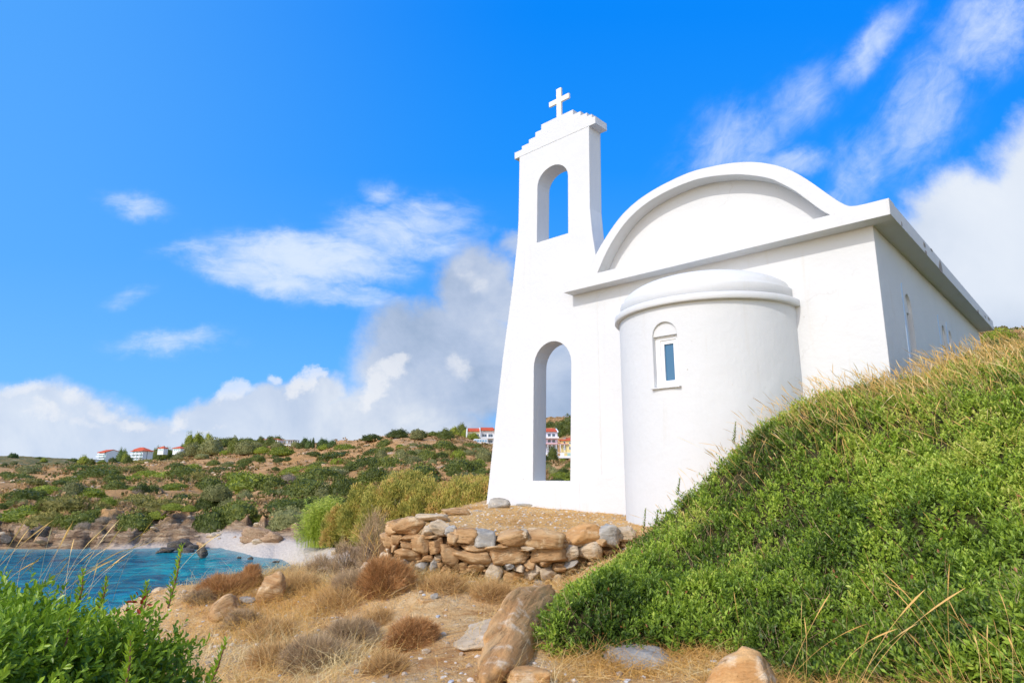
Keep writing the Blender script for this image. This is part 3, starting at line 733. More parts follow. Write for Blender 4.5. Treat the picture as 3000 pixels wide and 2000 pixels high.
    # blue painted strips beside the recesses
    for a, zt in ((1.29, 2.96), (4.05, 2.95), (4.86, 2.95)):
        bm = bmesh.new(); prism(bm, [(a, 1.2), (a + .10, 1.2), (a + .10, zt - .08), (a + .13, zt), (a + .02, zt - .04), (a, zt - .14)], [], mp_s, -0.001, 0.003)
        bm_obj('painted_strip', bm, M_BLUEP, root)
    # the other walls, the roof slab with its eaves and the barrel vault
    bm = bmesh.new(); bx(bm, -4.849, -4.55, 0.302, 9.49, ZB, 3.497); bm_obj('far_side_wall', bm, M_PL, root)
    bm = bmesh.new(); bx(bm, -4.548, -0.302, 9.19, 9.488, ZB, 3.497); bm_obj('back_wall', bm, M_PL, root)
    bm = bmesh.new(); prism(bm, [(-4.848, 0.402), (-4.848, 0.0005), (0.292, 0.0005), (0.292, 9.657), (-5.14, 9.657), (-5.14, 0.402)], [], lambda a, b, t: (a, b, t), 3.4985, 3.728)
    me_eaves = bm_obj('roof_slab', bm, M_PL, root)
    vault = [p for p in oc if -4.75 < p[0] < -0.25]
    bm = bmesh.new(); prism(bm, [(x, z - 0.10) for x, z in vault], [], mp_f, 0.302, 9.3); bm_obj('barrel_roof', bm, M_PL, root)
    # broken plaster on the eaves edge
    r = random.Random(3)
    for d0, z0, w_, h_ in ((0.36, 3.55, .05, .05), (1.9, 3.65, .10, .05), (1.95, 3.53, .09, .04), (3.15, 3.56, .16, .13), (7.2, 3.52, .14, .05), (8.9, 3.66, .18, .05), (8.3, 3.6, .08, .04), (2.5, 3.71, .12, .03)):
        pts = [(d0 + w_ * math.cos(t) * r.uniform(.6, 1.1), z0 + h_ * math.sin(t) * r.uniform(.6, 1.1)) for t in [i * math.pi / 4 for i in range(8)]]
        bm = bmesh.new(); prism(bm, pts, [], mp_s, 0.285, 0.2945); bm_obj('chipped_patch', bm, M_CONC, root)
    # apse
    c, R = -2.624, 1.45
    aw0, aw1 = rad(-8.2), rad(8.2); zs_, zl, zt = 1.262, 2.045, 2.25
    angs = sorted(set([rad(a) for a in np.linspace(-90, 90, 73)] + [aw0, aw1] + list(np.linspace(aw0, aw1, 13))))
    P = lambda a, z, rr: (c + rr * math.sin(a), -rr * math.cos(a), z)
    bm = bmesh.new()
    def archz(a): return zl + (zt - zl) * math.sqrt(max(0, 1 - (a / aw1) ** 2))
    def quad(*pts):
        bm.faces.new([bm.verts.new(p) for p in pts])
    ZT = 2.52
    zlev = [ZB, 0.1, 1.262]
    for a0, a1 in zip(angs[:-1], angs[1:]):
        inw = a0 >= aw0 - 1e-6 and a1 <= aw1 + 1e-6
        if inw:
            quad(P(a0, ZB, R), P(a1, ZB, R), P(a1, zs_, R), P(a0, zs_, R))
            quad(P(a0, archz(a0), R), P(a1, archz(a1), R), P(a1, ZT, R), P(a0, ZT, R))
            quad(P(a0, archz(a0), R), P(a0, archz(a0), R - .2), P(a1, archz(a1), R - .2), P(a1, archz(a1), R))
            quad(P(a0, zs_, R), P(a1, zs_, R), P(a1, zs_, R - .2), P(a0, zs_, R - .2))
        else:
            quad(P(a0, ZB, R), P(a1, ZB, R), P(a1, ZT, R), P(a0, ZT, R))
    for a in (aw0, aw1):
        quad(P(a, zs_, R), P(a, zl, R), P(a, zl, R - .2), P(a, zs_, R - .2))
    bmesh.ops.remove_doubles(bm, verts=bm.verts, dist=1e-4)
    ap = bm_obj('apse', bm, M_PL, root)
    # rounded cornice, drum and low dome of the apse
    def lathe(name, prof, parent):
        bm = bmesh.new(); N = 96; rows = []
        for (rr, z) in prof: rows.append([bm.verts.new((c + rr * math.sin(rad(-90 + 180 * i / N)), -rr * math.cos(rad(-90 + 180 * i / N)), z)) for i in range(N + 1)])
        for A, B in zip(rows[:-1], rows[1:]):
            for i in range(N): bm.faces.new((A[i], A[i + 1], B[i + 1], B[i]))
        bmesh.ops.remove_doubles(bm, verts=bm.verts, dist=1e-5)
        o = bm_obj(name, bm, M_PL, parent, smooth=True)
        return o
    o = lathe('apse_cornice', [(1.44, 2.503), (1.445, 2.50), (1.518, 2.498), (1.526, 2.508), (1.526, 2.596), (1.518, 2.604), (1.42, 2.606)], root)
    o = lathe('apse_drum', [(1.40, 2.606), (1.428, 2.608), (1.428, 2.775), (1.42, 2.80), (1.395, 2.812), (1.36, 2.812)], root)
    dome = [(1.385 * math.cos(t), 2.80 + 0.43 * math.sin(t)) for t in np.linspace(0.04, math.pi / 2, 18)]
    lathe('apse_dome', [(1.39, 2.80)] + dome[:-1] + [(0.003, 3.231)], root)
    # apse window: arched head panel, frame, sash, pane, sill
    y1 = -R + 0.055
    x0, x1 = c - 0.205, c + 0.205
    pts = [(c + R * math.sin(a), archz(a) + .004) for a in np.linspace(aw0, aw1, 15)]
    bm = bmesh.new(); prism(bm, [(x0 + .002, zl - .005)] + pts + [(x1 - .002, zl - .005)], [], mp_f, y1 - 0.02, y1 + 0.12)
    w = bm_obj('window', bm, M_PL, root); w['label'] = 'narrow arched apse window with blue glass'
    yf = -R + 0.085
    bm = bmesh.new()
    prism(bm, [(x0, zs_ + .002), (x1, zs_ + .002), (x1, zl - .006), (x0, zl - .006)], [[(c - .125, zs_ + .055), (c + .15, zs_ + .055), (c + .15, zl - .06), (c - .125, zl - .06)]], mp_f, yf, yf + 0.10)
    prism(bm, [(c - .124, zs_ + .056), (c + .149, zs_ + .056), (c + .149, zl - .061), (c - .124, zl - .061)], [[(c - .066, zs_ + .105), (c + .094, zs_ + .105), (c + .094, zl - .12), (c - .066, zl - .12)]], mp_f, yf + 0.018, yf + 0.08)
    bm_obj('frame', bm, M_PVC, w)
    boxo('pane', (c - .067, c + .095, yf + 0.045, yf + 0.055, zs_ + .104, zl - .119), M_GLASS, w)
    boxo('sill', (c - .245, c + .235, -R - 0.035, -R + 0.09, zs_ - .022, zs_ - .001), M_PL, w)
    # hairline joints where the bell wall meets the nave
    boxo('joint', (-4.853, -4.847, -0.0006, 0.01, 0.1, 3.49), simple('joint_grey', (0.62, 0.60, 0.56), 0.9, 0.1), root)
chapel()

# ------------------------------------------------------------------ rocks
ICO = {}
def ico(n):
    if n not in ICO:
        bm = bmesh.new(); bmesh.ops.create_icosphere(bm, subdivisions=n, radius=1.0)
        V = np.array([v.co[:] for v in bm.verts]); bm.verts.index_update()
        F = np.array([[v.index for v in f.verts] for f in bm.faces]); bm.free(); ICO[n] = (V, F)
    return ICO[n]
def rock_shape(seed, dims, sub=4, planes=14, cut=0.95, rough=0.10, strata=0.04, tilt=0.5):
    """angular block: sphere cut by planes that favour three joint directions, then weathered along tilted beds"""
    r = np.random.default_rng(seed); D, F = ico(sub)
    ax = np.eye(3)[r.integers(0, 3, planes)] * r.choice([-1, 1], planes)[:, None]
    N = unit(ax + r.normal(size=(planes, 3)) * .42); d = r.uniform(0.55, cut, planes)
    dots = np.maximum(D @ N.T, 1e-3); q = np.minimum(d[None] / dots, 3.0); K = 26.0
    rr = -np.log(np.exp(-K * q).sum(1) + math.exp(-K * 1.15)) / K
    V = D * rr[:, None]
    V = V * (1 + (fbm(V * 1.9 + seed, 4, seed % 97) - 0.5)[:, None] * rough * 2.6)
    bed = V @ unit(np.array([math.sin(tilt), 0.25, math.cos(tilt)]))
    st = vnoise(np.stack([bed * 8 + seed, V[:, 0] * .9, V[:, 1] * .9], 1), 5); st2 = vnoise(np.stack([bed * 19 + seed, V[:, 0] * 2, V[:, 1] * 2], 1), 6)
    crack = np.abs(vnoise(V * 2.6 + seed * 1.7, 31) - .5); crack = -np.exp(-(crack / .035) ** 2)
    V = V * (1 + ((st - 0.5) * strata * 2.4 + (st2 - .5) * strata * 1.2 + (fbm(V * 7, 3, 9) - .5) * rough * .6 + crack * rough * .45)[:, None])
    V = V / np.abs(V).max(0)
    return V * np.array(dims) / 2, F
def rock(name, pos, dims, mat, seed, rot=(0, 0, 0), label=None, cat='rock', group=None, parent=None, sub=4, taper=0.0, **kw):
    V, F = rock_shape(seed, dims, sub, **kw)
    V[:, :2] *= (1 - taper * (V[:, 2:3] / dims[2] + .5))
    o = np_mesh(name, V, F, mat, parent, smooth=True)
    o.location = tuple(float(a) for a in pos); o.rotation_euler = rot
    if not parent: tag(o, label, cat, group)
    return o

# dry stone retaining wall, stone by stone: (cx, cy, w, h) in a 2.868x enlargement of the photograph from (1080,1440)
STONES = [(215, 305, 160, 140, 0, 'b'), (330, 312, 250, 165, -14, 'b'), (480, 350, 110, 95, 0, 'c'), (600, 315, 180, 120, 4, 'c'), (690, 335, 90, 90, 0, 'g'), (715, 410, 135, 145, 12, 'b'), (820, 392, 175, 135, 0, 'b'),
 (965, 402, 180, 135, 0, 'g'), (1190, 390, 275, 150, -10, 'b'), (1320, 350, 90, 70, 0, 'c'), (1470, 402, 330, 140, 4, 'b'), (1800, 388, 330, 160, -14, 'o'), (2030, 368, 210, 165, 0, 'g'), (2180, 372, 200, 120, 0, 'c'),
 (140, 415, 120, 125, 0, 'b'), (225, 420, 110, 100, 0, 'b'), (315, 440, 140, 80, 0, 'b'), (430, 462, 150, 165, 8, 'b'), (565, 468, 150, 125, 0, 'b'), (520, 385, 170, 50, 0, 'b'), (860, 468, 240, 66, 5, 'b'), (1070, 475, 240, 52, -7, 'b'), (1350, 470, 160, 52, 0, 'c'),
 (1715, 520, 125, 120, 0, 'c'), (1860, 492, 235, 130, -4, 'c'), (1960, 430, 120, 60, 0, 'b'), (350, 530, 245, 125, 7, 'b'), (670, 530, 190, 150, 0, 'b'), (870, 545, 290, 115, 4, 'b'), (1150, 532, 330, 165, -16, 'b'), (1545, 530, 335, 165, -8, 'b'), (1700, 600, 160, 60, -30, 'g'),
 (150, 540, 75, 55, 0, 'c'), (212, 487, 66, 75, 0, 'b'), (155, 503, 44, 66, 0, 'c'), (205, 605, 75, 100, 0, 'c'), (120, 600, 85, 60, 0, 'c'), (250, 562, 70, 70, 0, 'b'), (430, 588, 90, 38, 0, 'b'), (110, 545, 60, 50, 0, 'c'),
 (300, 612, 80, 80, 0, 'g'), (450, 640, 120, 90, 6, 'g'), (545, 625, 86, 105, 0, 'g'), (580, 568, 85, 75, 0, 'c'), (680, 610, 66, 44, 0, 'c'), (505, 575, 105, 70, 0, 'b'), (1060, 675, 140, 140, 8, 'c'), (1175, 645, 86, 56, 0, 'g'), (1265, 640, 120, 76, 0, 'c'),
 (1370, 615, 130, 66, 20, 'b'), (1190, 715, 160, 90, 0, 'o'), (1365, 682, 185, 125, -4, 'c'), (1500, 705, 150, 145, 0, 'c'), (1440, 800, 140, 96, 0, 'g'), (1600, 640, 130, 70, 0, 'b'), (1480, 615, 130, 60, 0, 'b'), (760, 640, 130, 70, 0, 'b'), (900, 640, 140, 80, 0, 'b'),
 (330, 390, 150, 40, 0, 'b'), (370, 620, 80, 80, 0, 'b'), (640, 665, 100, 70, 0, 'b'), (1010, 600, 90, 60, 0, 'b'), (1580, 760, 120, 100, 0, 'c')]
def wall_y(px):
    return float(np.interp(px, [1100, 1180, 1400, 1600, 1800, 1880], [8.85, 8.62, 8.42, 8.5, 8.75, 8.95]))
def stone_wall():
    p0 = at(1450, 1690, 8.6)
    root = empty('dry_stone_wall', p0, 0, 'low dry stone retaining wall of brown and cream stones below the chapel terrace', 'stone wall')
    mats = {'b': M_STB, 'c': M_STC, 'g': M_STG, 'o': M_STO}
    for i, (cx, cy, w, h, ang, k) in enumerate(STONES):
        px, py = 1080 + cx / 2.868, 1440 + cy / 2.868
        y = wall_y(px) + (0.03 if cy > 560 else 0.0) + (0.05 if cy < 350 else 0)
        p = at(px, py, y); sc_ = y / FPX / 2.868 * 1.06
        V, F = rock_shape(100 + i, (w * sc_ * 1.07, 0.34 + 0.1 * RNG.random(), h * sc_ * 1.12), 4, planes=13, cut=1.0, rough=0.08, strata=0.055, tilt=rad(ang * 2 + 25))
        o = np_mesh('stone', V, F, mats[k], root, smooth=True)
        o.location = tuple(p + np.array([0, 0.14, 0]) - p0); o.rotation_euler = (RNG.uniform(-.08, .08), rad(ang), RNG.uniform(-.12, .12))
    # earth and small rubble the stones are bedded in
    xs = np.linspace(1112, 1900, 60); V = []
    for j, px in enumerate(xs):
        y = wall_y(px) + 0.19
        zt = at(px, 1561 if px > 1180 else 1568, y)[2] - 0.05
        for (dy, z) in ((0.0, -1.6), (0.0, zt - .06), (0.10, zt + .0), (0.75, zt - 0.03)):
            q = at(px, 1600, y + dy); V.append((q[0] - p0[0], y + dy - p0[1], z - p0[2] + (RNG.random() - .5) * .03))
    n = 4; F = [[j * n + k, (j + 1) * n + k, (j + 1) * n + k + 1, j * n + k + 1] for j in range(len(xs) - 1) for k in range(n - 1)]
    np_mesh('earth_core', V, F, simple('bedding_earth', (0.17, 0.10, 0.05), 0.95, 0.05, 0.9, 25, 0.4), root, smooth=True)
    parts = []
    for j in range(420):
        px = RNG.uniform(1120, 1880); y = wall_y(px); z = RNG.uniform(-1.35, -0.85); q = at(px, 1600, y)
        V1, F1 = rock_shape(900 + j % 12, (1, 1, 1), 1, planes=8, rough=0.02, strata=0)
        s = RNG.uniform(.03, .075); parts.append((V1 * s * np.array([1.4, 1, .8]) + np.array([q[0], y + RNG.uniform(.06, .16), z]) - p0, F1, RNG.random()))
    V1, F1, T1 = join(parts)
    tag(np_mesh('rubble', V1, F1, M_STB, root, smooth=False), kind='stuff')
stone_wall()

def gz(x, y): return float(height([x], [y])[0])
def ground_at(px, py, ymin=2.0, ymax=28.0):
    """where the line of sight through a photo pixel meets the ground"""
    ys = np.linspace(ymin, ymax, 400); v = rayv(px, py); t = ys / v[1]
    P = v[None] * t[:, None]; h = height(P[:, 0], P[:, 1], True)
    k = np.nonzero(P[:, 2] < h)[0]
    i = k[0] if len(k) else int(np.argmin(np.abs(P[:, 2] - h)))
    return P[i]
def rock_px(name, px, py, wpx, hpx, mat, seed, label, rot=(0, 0, 0), depth=1.0, y=None, sink=0.15, group=None, cat='rock', **kw):
    """rock whose foot is at photo pixel px,py and that looks wpx by hpx pixels large"""
    p = ground_at(px, py) if y is None else at(px, py, y)
    s = p[1] / FPX * 1.04; w, h = wpx * s, hpx * s
    c = p + np.array([0, w * depth * 0.35, h * (0.5 - sink)])
    return rock(name, c, (w, w * depth, h * (1 + sink)), mat, seed, rot, label, cat, group, **kw)

# the rocks one meets on the near ground
def near_rocks():
    a, b = at(1390, 2060, 4.5), at(1650, 1760, 7.3)
    for (pa, pb, w, h, seed, nm) in ((a, b, .56, .70, 41, 0),):
        d = pb - pa; L = np.linalg.norm(d)
        V, F = rock_shape(seed, (L * 1.02, w, h), 5, planes=22, cut=0.98, rough=0.09, strata=0.05, tilt=1.2)
        # ridge line leaning to the left
        V[:, 1] *= 1.25 - .75 * (V[:, 2] / h + .5)
        V[:, 1] *= 1.15 - .75 * (V[:, 0] / L + .5)
        V[:, 1] += V[:, 2] * 0.25; V[:, 2] *= 1.1 - .35 * (V[:, 0] / L + .5)
        V[:, 2] *= 1.0 + 0.25 * np.sin(V[:, 0] * 2.1)
        o = np_mesh('rock_outcrop', V, F, M_OUT, smooth=True)
        o.location = tuple((pa + pb) / 2 + np.array([-0.06, 0, .07])); o.rotation_euler = (0, -math.asin(d[2] / L) * 1.0, math.atan2(d[1], d[0]))
        tag(o, 'long orange rock outcrop running diagonally beside the green shrub slope', 'rock')
    rock_px('rock', 2230, 2125, 380, 175, M_OUT, 58, 'pointed orange rock with a pale tip at the bottom edge', depth=.6, y=4.1, sink=.05, planes=9, cut=.8, taper=.72)
    rock_px('rock', 1900, 1975, 270, 60, M_STG, 51, 'flat pale grey rock lying below the green slope', depth=1.1, sink=.35)
    rock_px('rock', 775, 1772, 84, 92, M_STB, 43, 'upright tan rock beside the brown cushion shrubs', rot=(0, .2, .3), depth=.8)
    rock_px('rock', 640, 1812, 96, 60, M_STB, 44, 'low tan rock with a hollow side in front of the twig shrubs', rot=(0, -.2, .6), depth=1.0)
    rock_px('rock', 455, 1760, 44, 40, M_STC, 45, 'small pale rock behind the tall leafy shoot', y=8.6)
    rock_px('rock', 720, 1768, 60, 20, M_STG, 46, 'flat grey rock between the two tan rocks', depth=.8)
    rock_px('rock', 960, 1688, 90, 44, M_STC, 47, 'pale rounded rock half hidden in dry twigs', depth=.8)
    rock_px('rock', 1072, 1680, 46, 30, M_STC, 48, 'small pale rock at the left foot of the stone wall', depth=.8)
    rock_px('rock', 1270, 1754, 24, 16, M_STG, 49, 'small round grey pebble rock on the straw below the wall', depth=.8)
    rock_px('rock', 1245, 1770, 52, 16, M_STB, 50, 'flat brown rock lying on the straw below the wall', depth=.8)
    rock_px('rock', 1430, 1895, 200, 40, M_STC, 52, 'low cream bedrock showing through the gravel beside the outcrop', depth=1.6, sink=.5)
    rock_px('rock', 1245, 1918, 30, 18, M_STC, 53, 'small white stone beside the lower brown shrub', depth=.8)
    rock_px('rock', 985, 1832, 26, 16, M_STC, 54, 'small white stone on the path left of centre', depth=.8)
    rock_px('rock', 1045, 1980, 24, 16, M_STG, 55, 'small grey stone at the bottom of the path', depth=.8)
    rock_px('rock', 1545, 2035, 130, 80, M_OUT, 60, 'cracked orange rock at the foot of the outcrop', depth=.8, y=4.75)
    # at the foot of the bell wall and along the terrace edge
    for i, (px, py, w, h, y, m, lb) in enumerate([(1452, 1497, 86, 36, 12.9, M_STG, 'rounded grey rock against the left foot of the bell wall'), (1396, 1512, 70, 16, 12.2, M_STG, 'flat pale rock slab left of the bell wall foot'),
        (1335, 1513, 90, 24, 11.4, M_STB, 'brown flat rock at the far terrace edge'), (1255, 1527, 120, 22, 10.4, M_STC, 'long pale slab on the left terrace edge'), (1190, 1545, 60, 30, 9.6, M_STC, 'pale rock behind the top corner stone of the wall'),
        (1568, 1496, 110, 24, 13.3, M_STG, 'grey ledge rock under the middle of the bell wall'), (1665, 1496, 120, 16, 13.6, M_STG, 'low cracked rock below the lower arch'), (1275, 1563, 60, 16, 9.2, M_STG, 'small grey slab on the terrace behind the wall')]):
        p = at(px, py, y); s = y / FPX; 
        rock('rock', p + np.array([0, .1, h * s * .45]), (w * s, w * s * .7, h * s * 1.2), m, 70 + i, (0, 0, RNG.uniform(-.4, .4)), lb)
near_rocks()
for i, (px, py, w, h, y, m, lb) in enumerate([
    (490, 1606, 60, 18, 70, M_STD, 'dark flat reef rock furthest left in the water'), (510, 1596, 70, 26, 72, M_STD, 'jagged dark rock in the middle of the reef'), (536, 1590, 60, 30, 73, M_STD, 'tall dark rock at the back of the reef'),
    (566, 1598, 50, 20, 72, M_STD, 'dark rock of the reef nearest the beach'), (590, 1592, 36, 20, 73, M_STB, 'brown rock where the reef meets the beach'), (548, 1604, 60, 16, 70, M_STD, 'low wet rock at the front of the reef'), (470, 1608, 30, 10, 69, M_STD, 'low dark rock tip awash left of the reef'),
    (591, 1632, 34, 30, 65.5, M_STD, 'single pointed dark rock standing in the water'), (703, 1622, 16, 6, 65, M_STD, 'small dark rock awash nearer the beach, left one'), (735, 1628, 18, 10, 64, M_STD, 'small round dark rock in the foam'), (808, 1634, 26, 6, 62, M_STD, 'low dark rocks awash near the beach edge')]):
    p = at(px, py, y); s = y / FPX
    rock('sea_rock', np.array([p[0], p[1], SEA + h * s * .3]), (w * s, w * s * .7, h * s * 1.35), m, 120 + i, (0, 0, RNG.uniform(-.5, .5)), lb, 'rock', planes=12, cut=.8, rough=.14, strata=.08)
for i, (px, py, w, h, y, m, lb) in enumerate([
    (10, 1592, 60, 30, 73, M_STD, 'dark shore rock at the left edge of the bay'), (50, 1590, 70, 60, 74, M_STF, 'pale tilted shore rock standing left on the far shore'), (95, 1590, 80, 56, 75, M_STD, 'dark cleft shore rock behind the tilted pale one'), (105, 1592, 60, 26, 73, M_STF, 'rounded brown rock at the waterline on the far left'),
    (180, 1590, 110, 34, 75, M_STF, 'long brown ledge rock at the waterline'), (240, 1588, 130, 46, 76, M_STF, 'streaked slanting cliff rock on the far shore'), (290, 1590, 60, 26, 75, M_STF, 'small slanting rock ending the left cliff'),
    (345, 1570, 110, 40, 79, M_STF, 'brown cliff rock above the narrow shingle'), (430, 1566, 120, 34, 81, M_STF, 'low brown cliff rock behind the reef'), (740, 1590, 130, 52, 72, M_STF, 'big slanting brown rock behind the beach'), (800, 1594, 110, 44, 70, M_STF, 'brown rock at the back of the beach beside the reeds'), (690, 1586, 50, 18, 75, M_STF, 'small brown rock at the top of the beach')]):
    p = at(px, py, y); s = y / FPX
    rock('shore_rock', p + np.array([0, .5, h * s * .35]), (w * s * .8, w * s * .5, h * s * 1.0), m, 150 + i, (RNG.uniform(-.2, .2), RNG.uniform(-.1, .3), RNG.uniform(-.4, .4)), lb, 'rock', planes=14, cut=.9, rough=.14, strata=.10)

# ------------------------------------------------------------------ vegetation close by
def chapel_clear(x, y, m=0.0):
    """True outside the chapel's footprint"""
    s, d = to_b(x, y)
    inn = (s > -7.9 - m) & (s < 0 + m) & (d > -m) & (d < 9.5 + m)
    ap = (np.hypot(s + 2.624, d) < 1.45 + m)
    return ~(inn | ap)
def vis_weight(x, y):
    """more plants where they show large: falls off with distance, zero outside the view cone (with a margin)"""
    r = np.hypot(x, y); a = np.abs(np.arctan2(x, y))
    return (a < rad(50)) * (y > 0.6) * np.clip(8 / np.maximum(r, 1.2), 0, 3.2) ** 1.3

def hill_points(n):
    out = []; tot = 0
    while tot < n:
        x = RNG.uniform(-0.5, 15, n * 3); y = RNG.uniform(0.6, 16, n * 3)
        w = vis_weight(x, y); k = RNG.random(len(x)) < w / 3.5
        x, y = x[k], y[k]
        P = np.stack([x, y], 1); k = (poly_dist(P, HILL) > 0) & chapel_clear(x, y, 0.02)
        # drop the far side that neither this view nor a step aside can see
        P = P[k]; out.append(P); tot += len(P)
    return np.concatenate(out)[:n]
def canopy_z(P):
    return height(P[:, 0], P[:, 1]) + canopy_t(P)
def mastic_slope():
    # added dark sheet under the leaves, closes the view and darkens the gaps
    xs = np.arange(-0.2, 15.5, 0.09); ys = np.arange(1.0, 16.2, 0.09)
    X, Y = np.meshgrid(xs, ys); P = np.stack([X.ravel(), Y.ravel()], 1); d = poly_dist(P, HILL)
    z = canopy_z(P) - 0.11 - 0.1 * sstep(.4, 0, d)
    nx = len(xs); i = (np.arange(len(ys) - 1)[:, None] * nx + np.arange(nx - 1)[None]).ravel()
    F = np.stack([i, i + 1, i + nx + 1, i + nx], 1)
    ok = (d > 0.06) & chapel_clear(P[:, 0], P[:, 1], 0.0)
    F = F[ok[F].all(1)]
    Q = hill_points(66000); e = 0.06
    hole = fbm(Q * 8.0, 3, 51); Q = Q[hole + RNG.normal(size=len(Q)) * .03 > .31]; NS = len(Q)
    zq = canopy_z(Q); gx = (canopy_z(Q + [e, 0]) - canopy_z(Q - [e, 0])) / (2 * e); gy = (canopy_z(Q + [0, e]) - canopy_z(Q - [0, e])) / (2 * e)
    N = unit(np.stack([-gx * .7, -gy * .7, np.ones(NS)], 1))
    A = unit(N + RNG.normal(size=(NS, 3)) * 0.38 + np.array([0, 0, .35]))
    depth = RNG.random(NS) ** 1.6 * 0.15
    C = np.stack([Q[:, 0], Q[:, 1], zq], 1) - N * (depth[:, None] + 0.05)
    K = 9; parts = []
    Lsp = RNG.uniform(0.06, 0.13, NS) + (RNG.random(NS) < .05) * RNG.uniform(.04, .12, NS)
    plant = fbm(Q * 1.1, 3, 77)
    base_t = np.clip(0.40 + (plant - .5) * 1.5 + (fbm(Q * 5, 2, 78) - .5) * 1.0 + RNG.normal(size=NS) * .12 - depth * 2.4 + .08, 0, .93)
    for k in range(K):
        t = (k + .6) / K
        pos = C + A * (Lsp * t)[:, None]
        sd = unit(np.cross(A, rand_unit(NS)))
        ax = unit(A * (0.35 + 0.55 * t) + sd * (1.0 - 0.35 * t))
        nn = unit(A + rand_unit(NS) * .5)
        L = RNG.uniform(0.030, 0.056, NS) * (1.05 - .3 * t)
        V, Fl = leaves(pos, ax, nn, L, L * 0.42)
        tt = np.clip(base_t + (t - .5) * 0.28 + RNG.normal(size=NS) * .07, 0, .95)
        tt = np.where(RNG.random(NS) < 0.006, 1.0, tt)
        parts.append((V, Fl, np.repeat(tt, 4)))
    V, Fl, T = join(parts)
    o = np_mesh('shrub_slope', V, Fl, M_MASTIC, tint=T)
    tag(o, 'dense low green mastic shrubs covering the slope in front of the chapel', 'shrubs', kind='stuff')
    u = np_mesh('dark_backing', np.stack([P[:, 0], P[:, 1], z], 1), F, M_UNDER, smooth=True)
    tag(u, 'added dark sheet closing the gaps beneath the green shrub slope', 'dark_backing', kind='stuff')
    # brown and grey dead stems poking through
    n = 15000; Q = hill_points(n); keep = fbm(Q * 0.9, 3, 91) + RNG.normal(size=n) * .06 > 0.52; Q = Q[keep]; n = len(Q)
    z = canopy_z(Q); d = unit(RNG.normal(size=(n, 3)) * .6 + np.array([0, 0, .8]))
    V, Fl = ribbons(np.stack([Q[:, 0], Q[:, 1], z - .08], 1), d, RNG.normal(size=(n, 3)) * .25, RNG.uniform(.07, .2, n), [.004, .003, .002, .001], 3)
    tag(np_mesh('dead_stems', V, Fl, M_GREYTWIG, tint=np.repeat(RNG.random(n), 8)), 'thin dead stems sticking out of the green shrub slope', 'stems', kind='stuff')
mastic_slope()

def shoot(root, base, h, mat, lean=(0, 0), n=34, L=0.03, name='shoot'):
    """upright leafy shoot with a red-brown stem"""
    base = np.array(base, float); top = base + np.array([lean[0], lean[1], h])
    bm = bmesh.new(); tube(bm, base, (base + top) / 2 + np.array([.006, 0, 0]), .0035, .003, 5); tube(bm, (base + top) / 2 + np.array([.006, 0, 0]), top, .003, .0012, 5)
    st = bm_obj('stem', bm, M_REDSTEM, root)
    t = (np.arange(n) + .5) / n; pos = base + (top - base) * t[:, None]
    a = np.arange(n) * 2.4; ax = unit(np.stack([np.cos(a), np.sin(a), np.full(n, .7) + t], 1))
    V, F = leaves6(pos, ax, unit(np.array([[0, 0, 1.0]]) + rand_unit(n) * .4), RNG.uniform(.7, 1.15, n) * L * (1.1 - .5 * t), L * .4 * (1.1 - .5 * t))
    return V, F
M_REDSTEM = simple('red_brown_stem', (0.22, 0.09, 0.07), 0.7, 0.2)

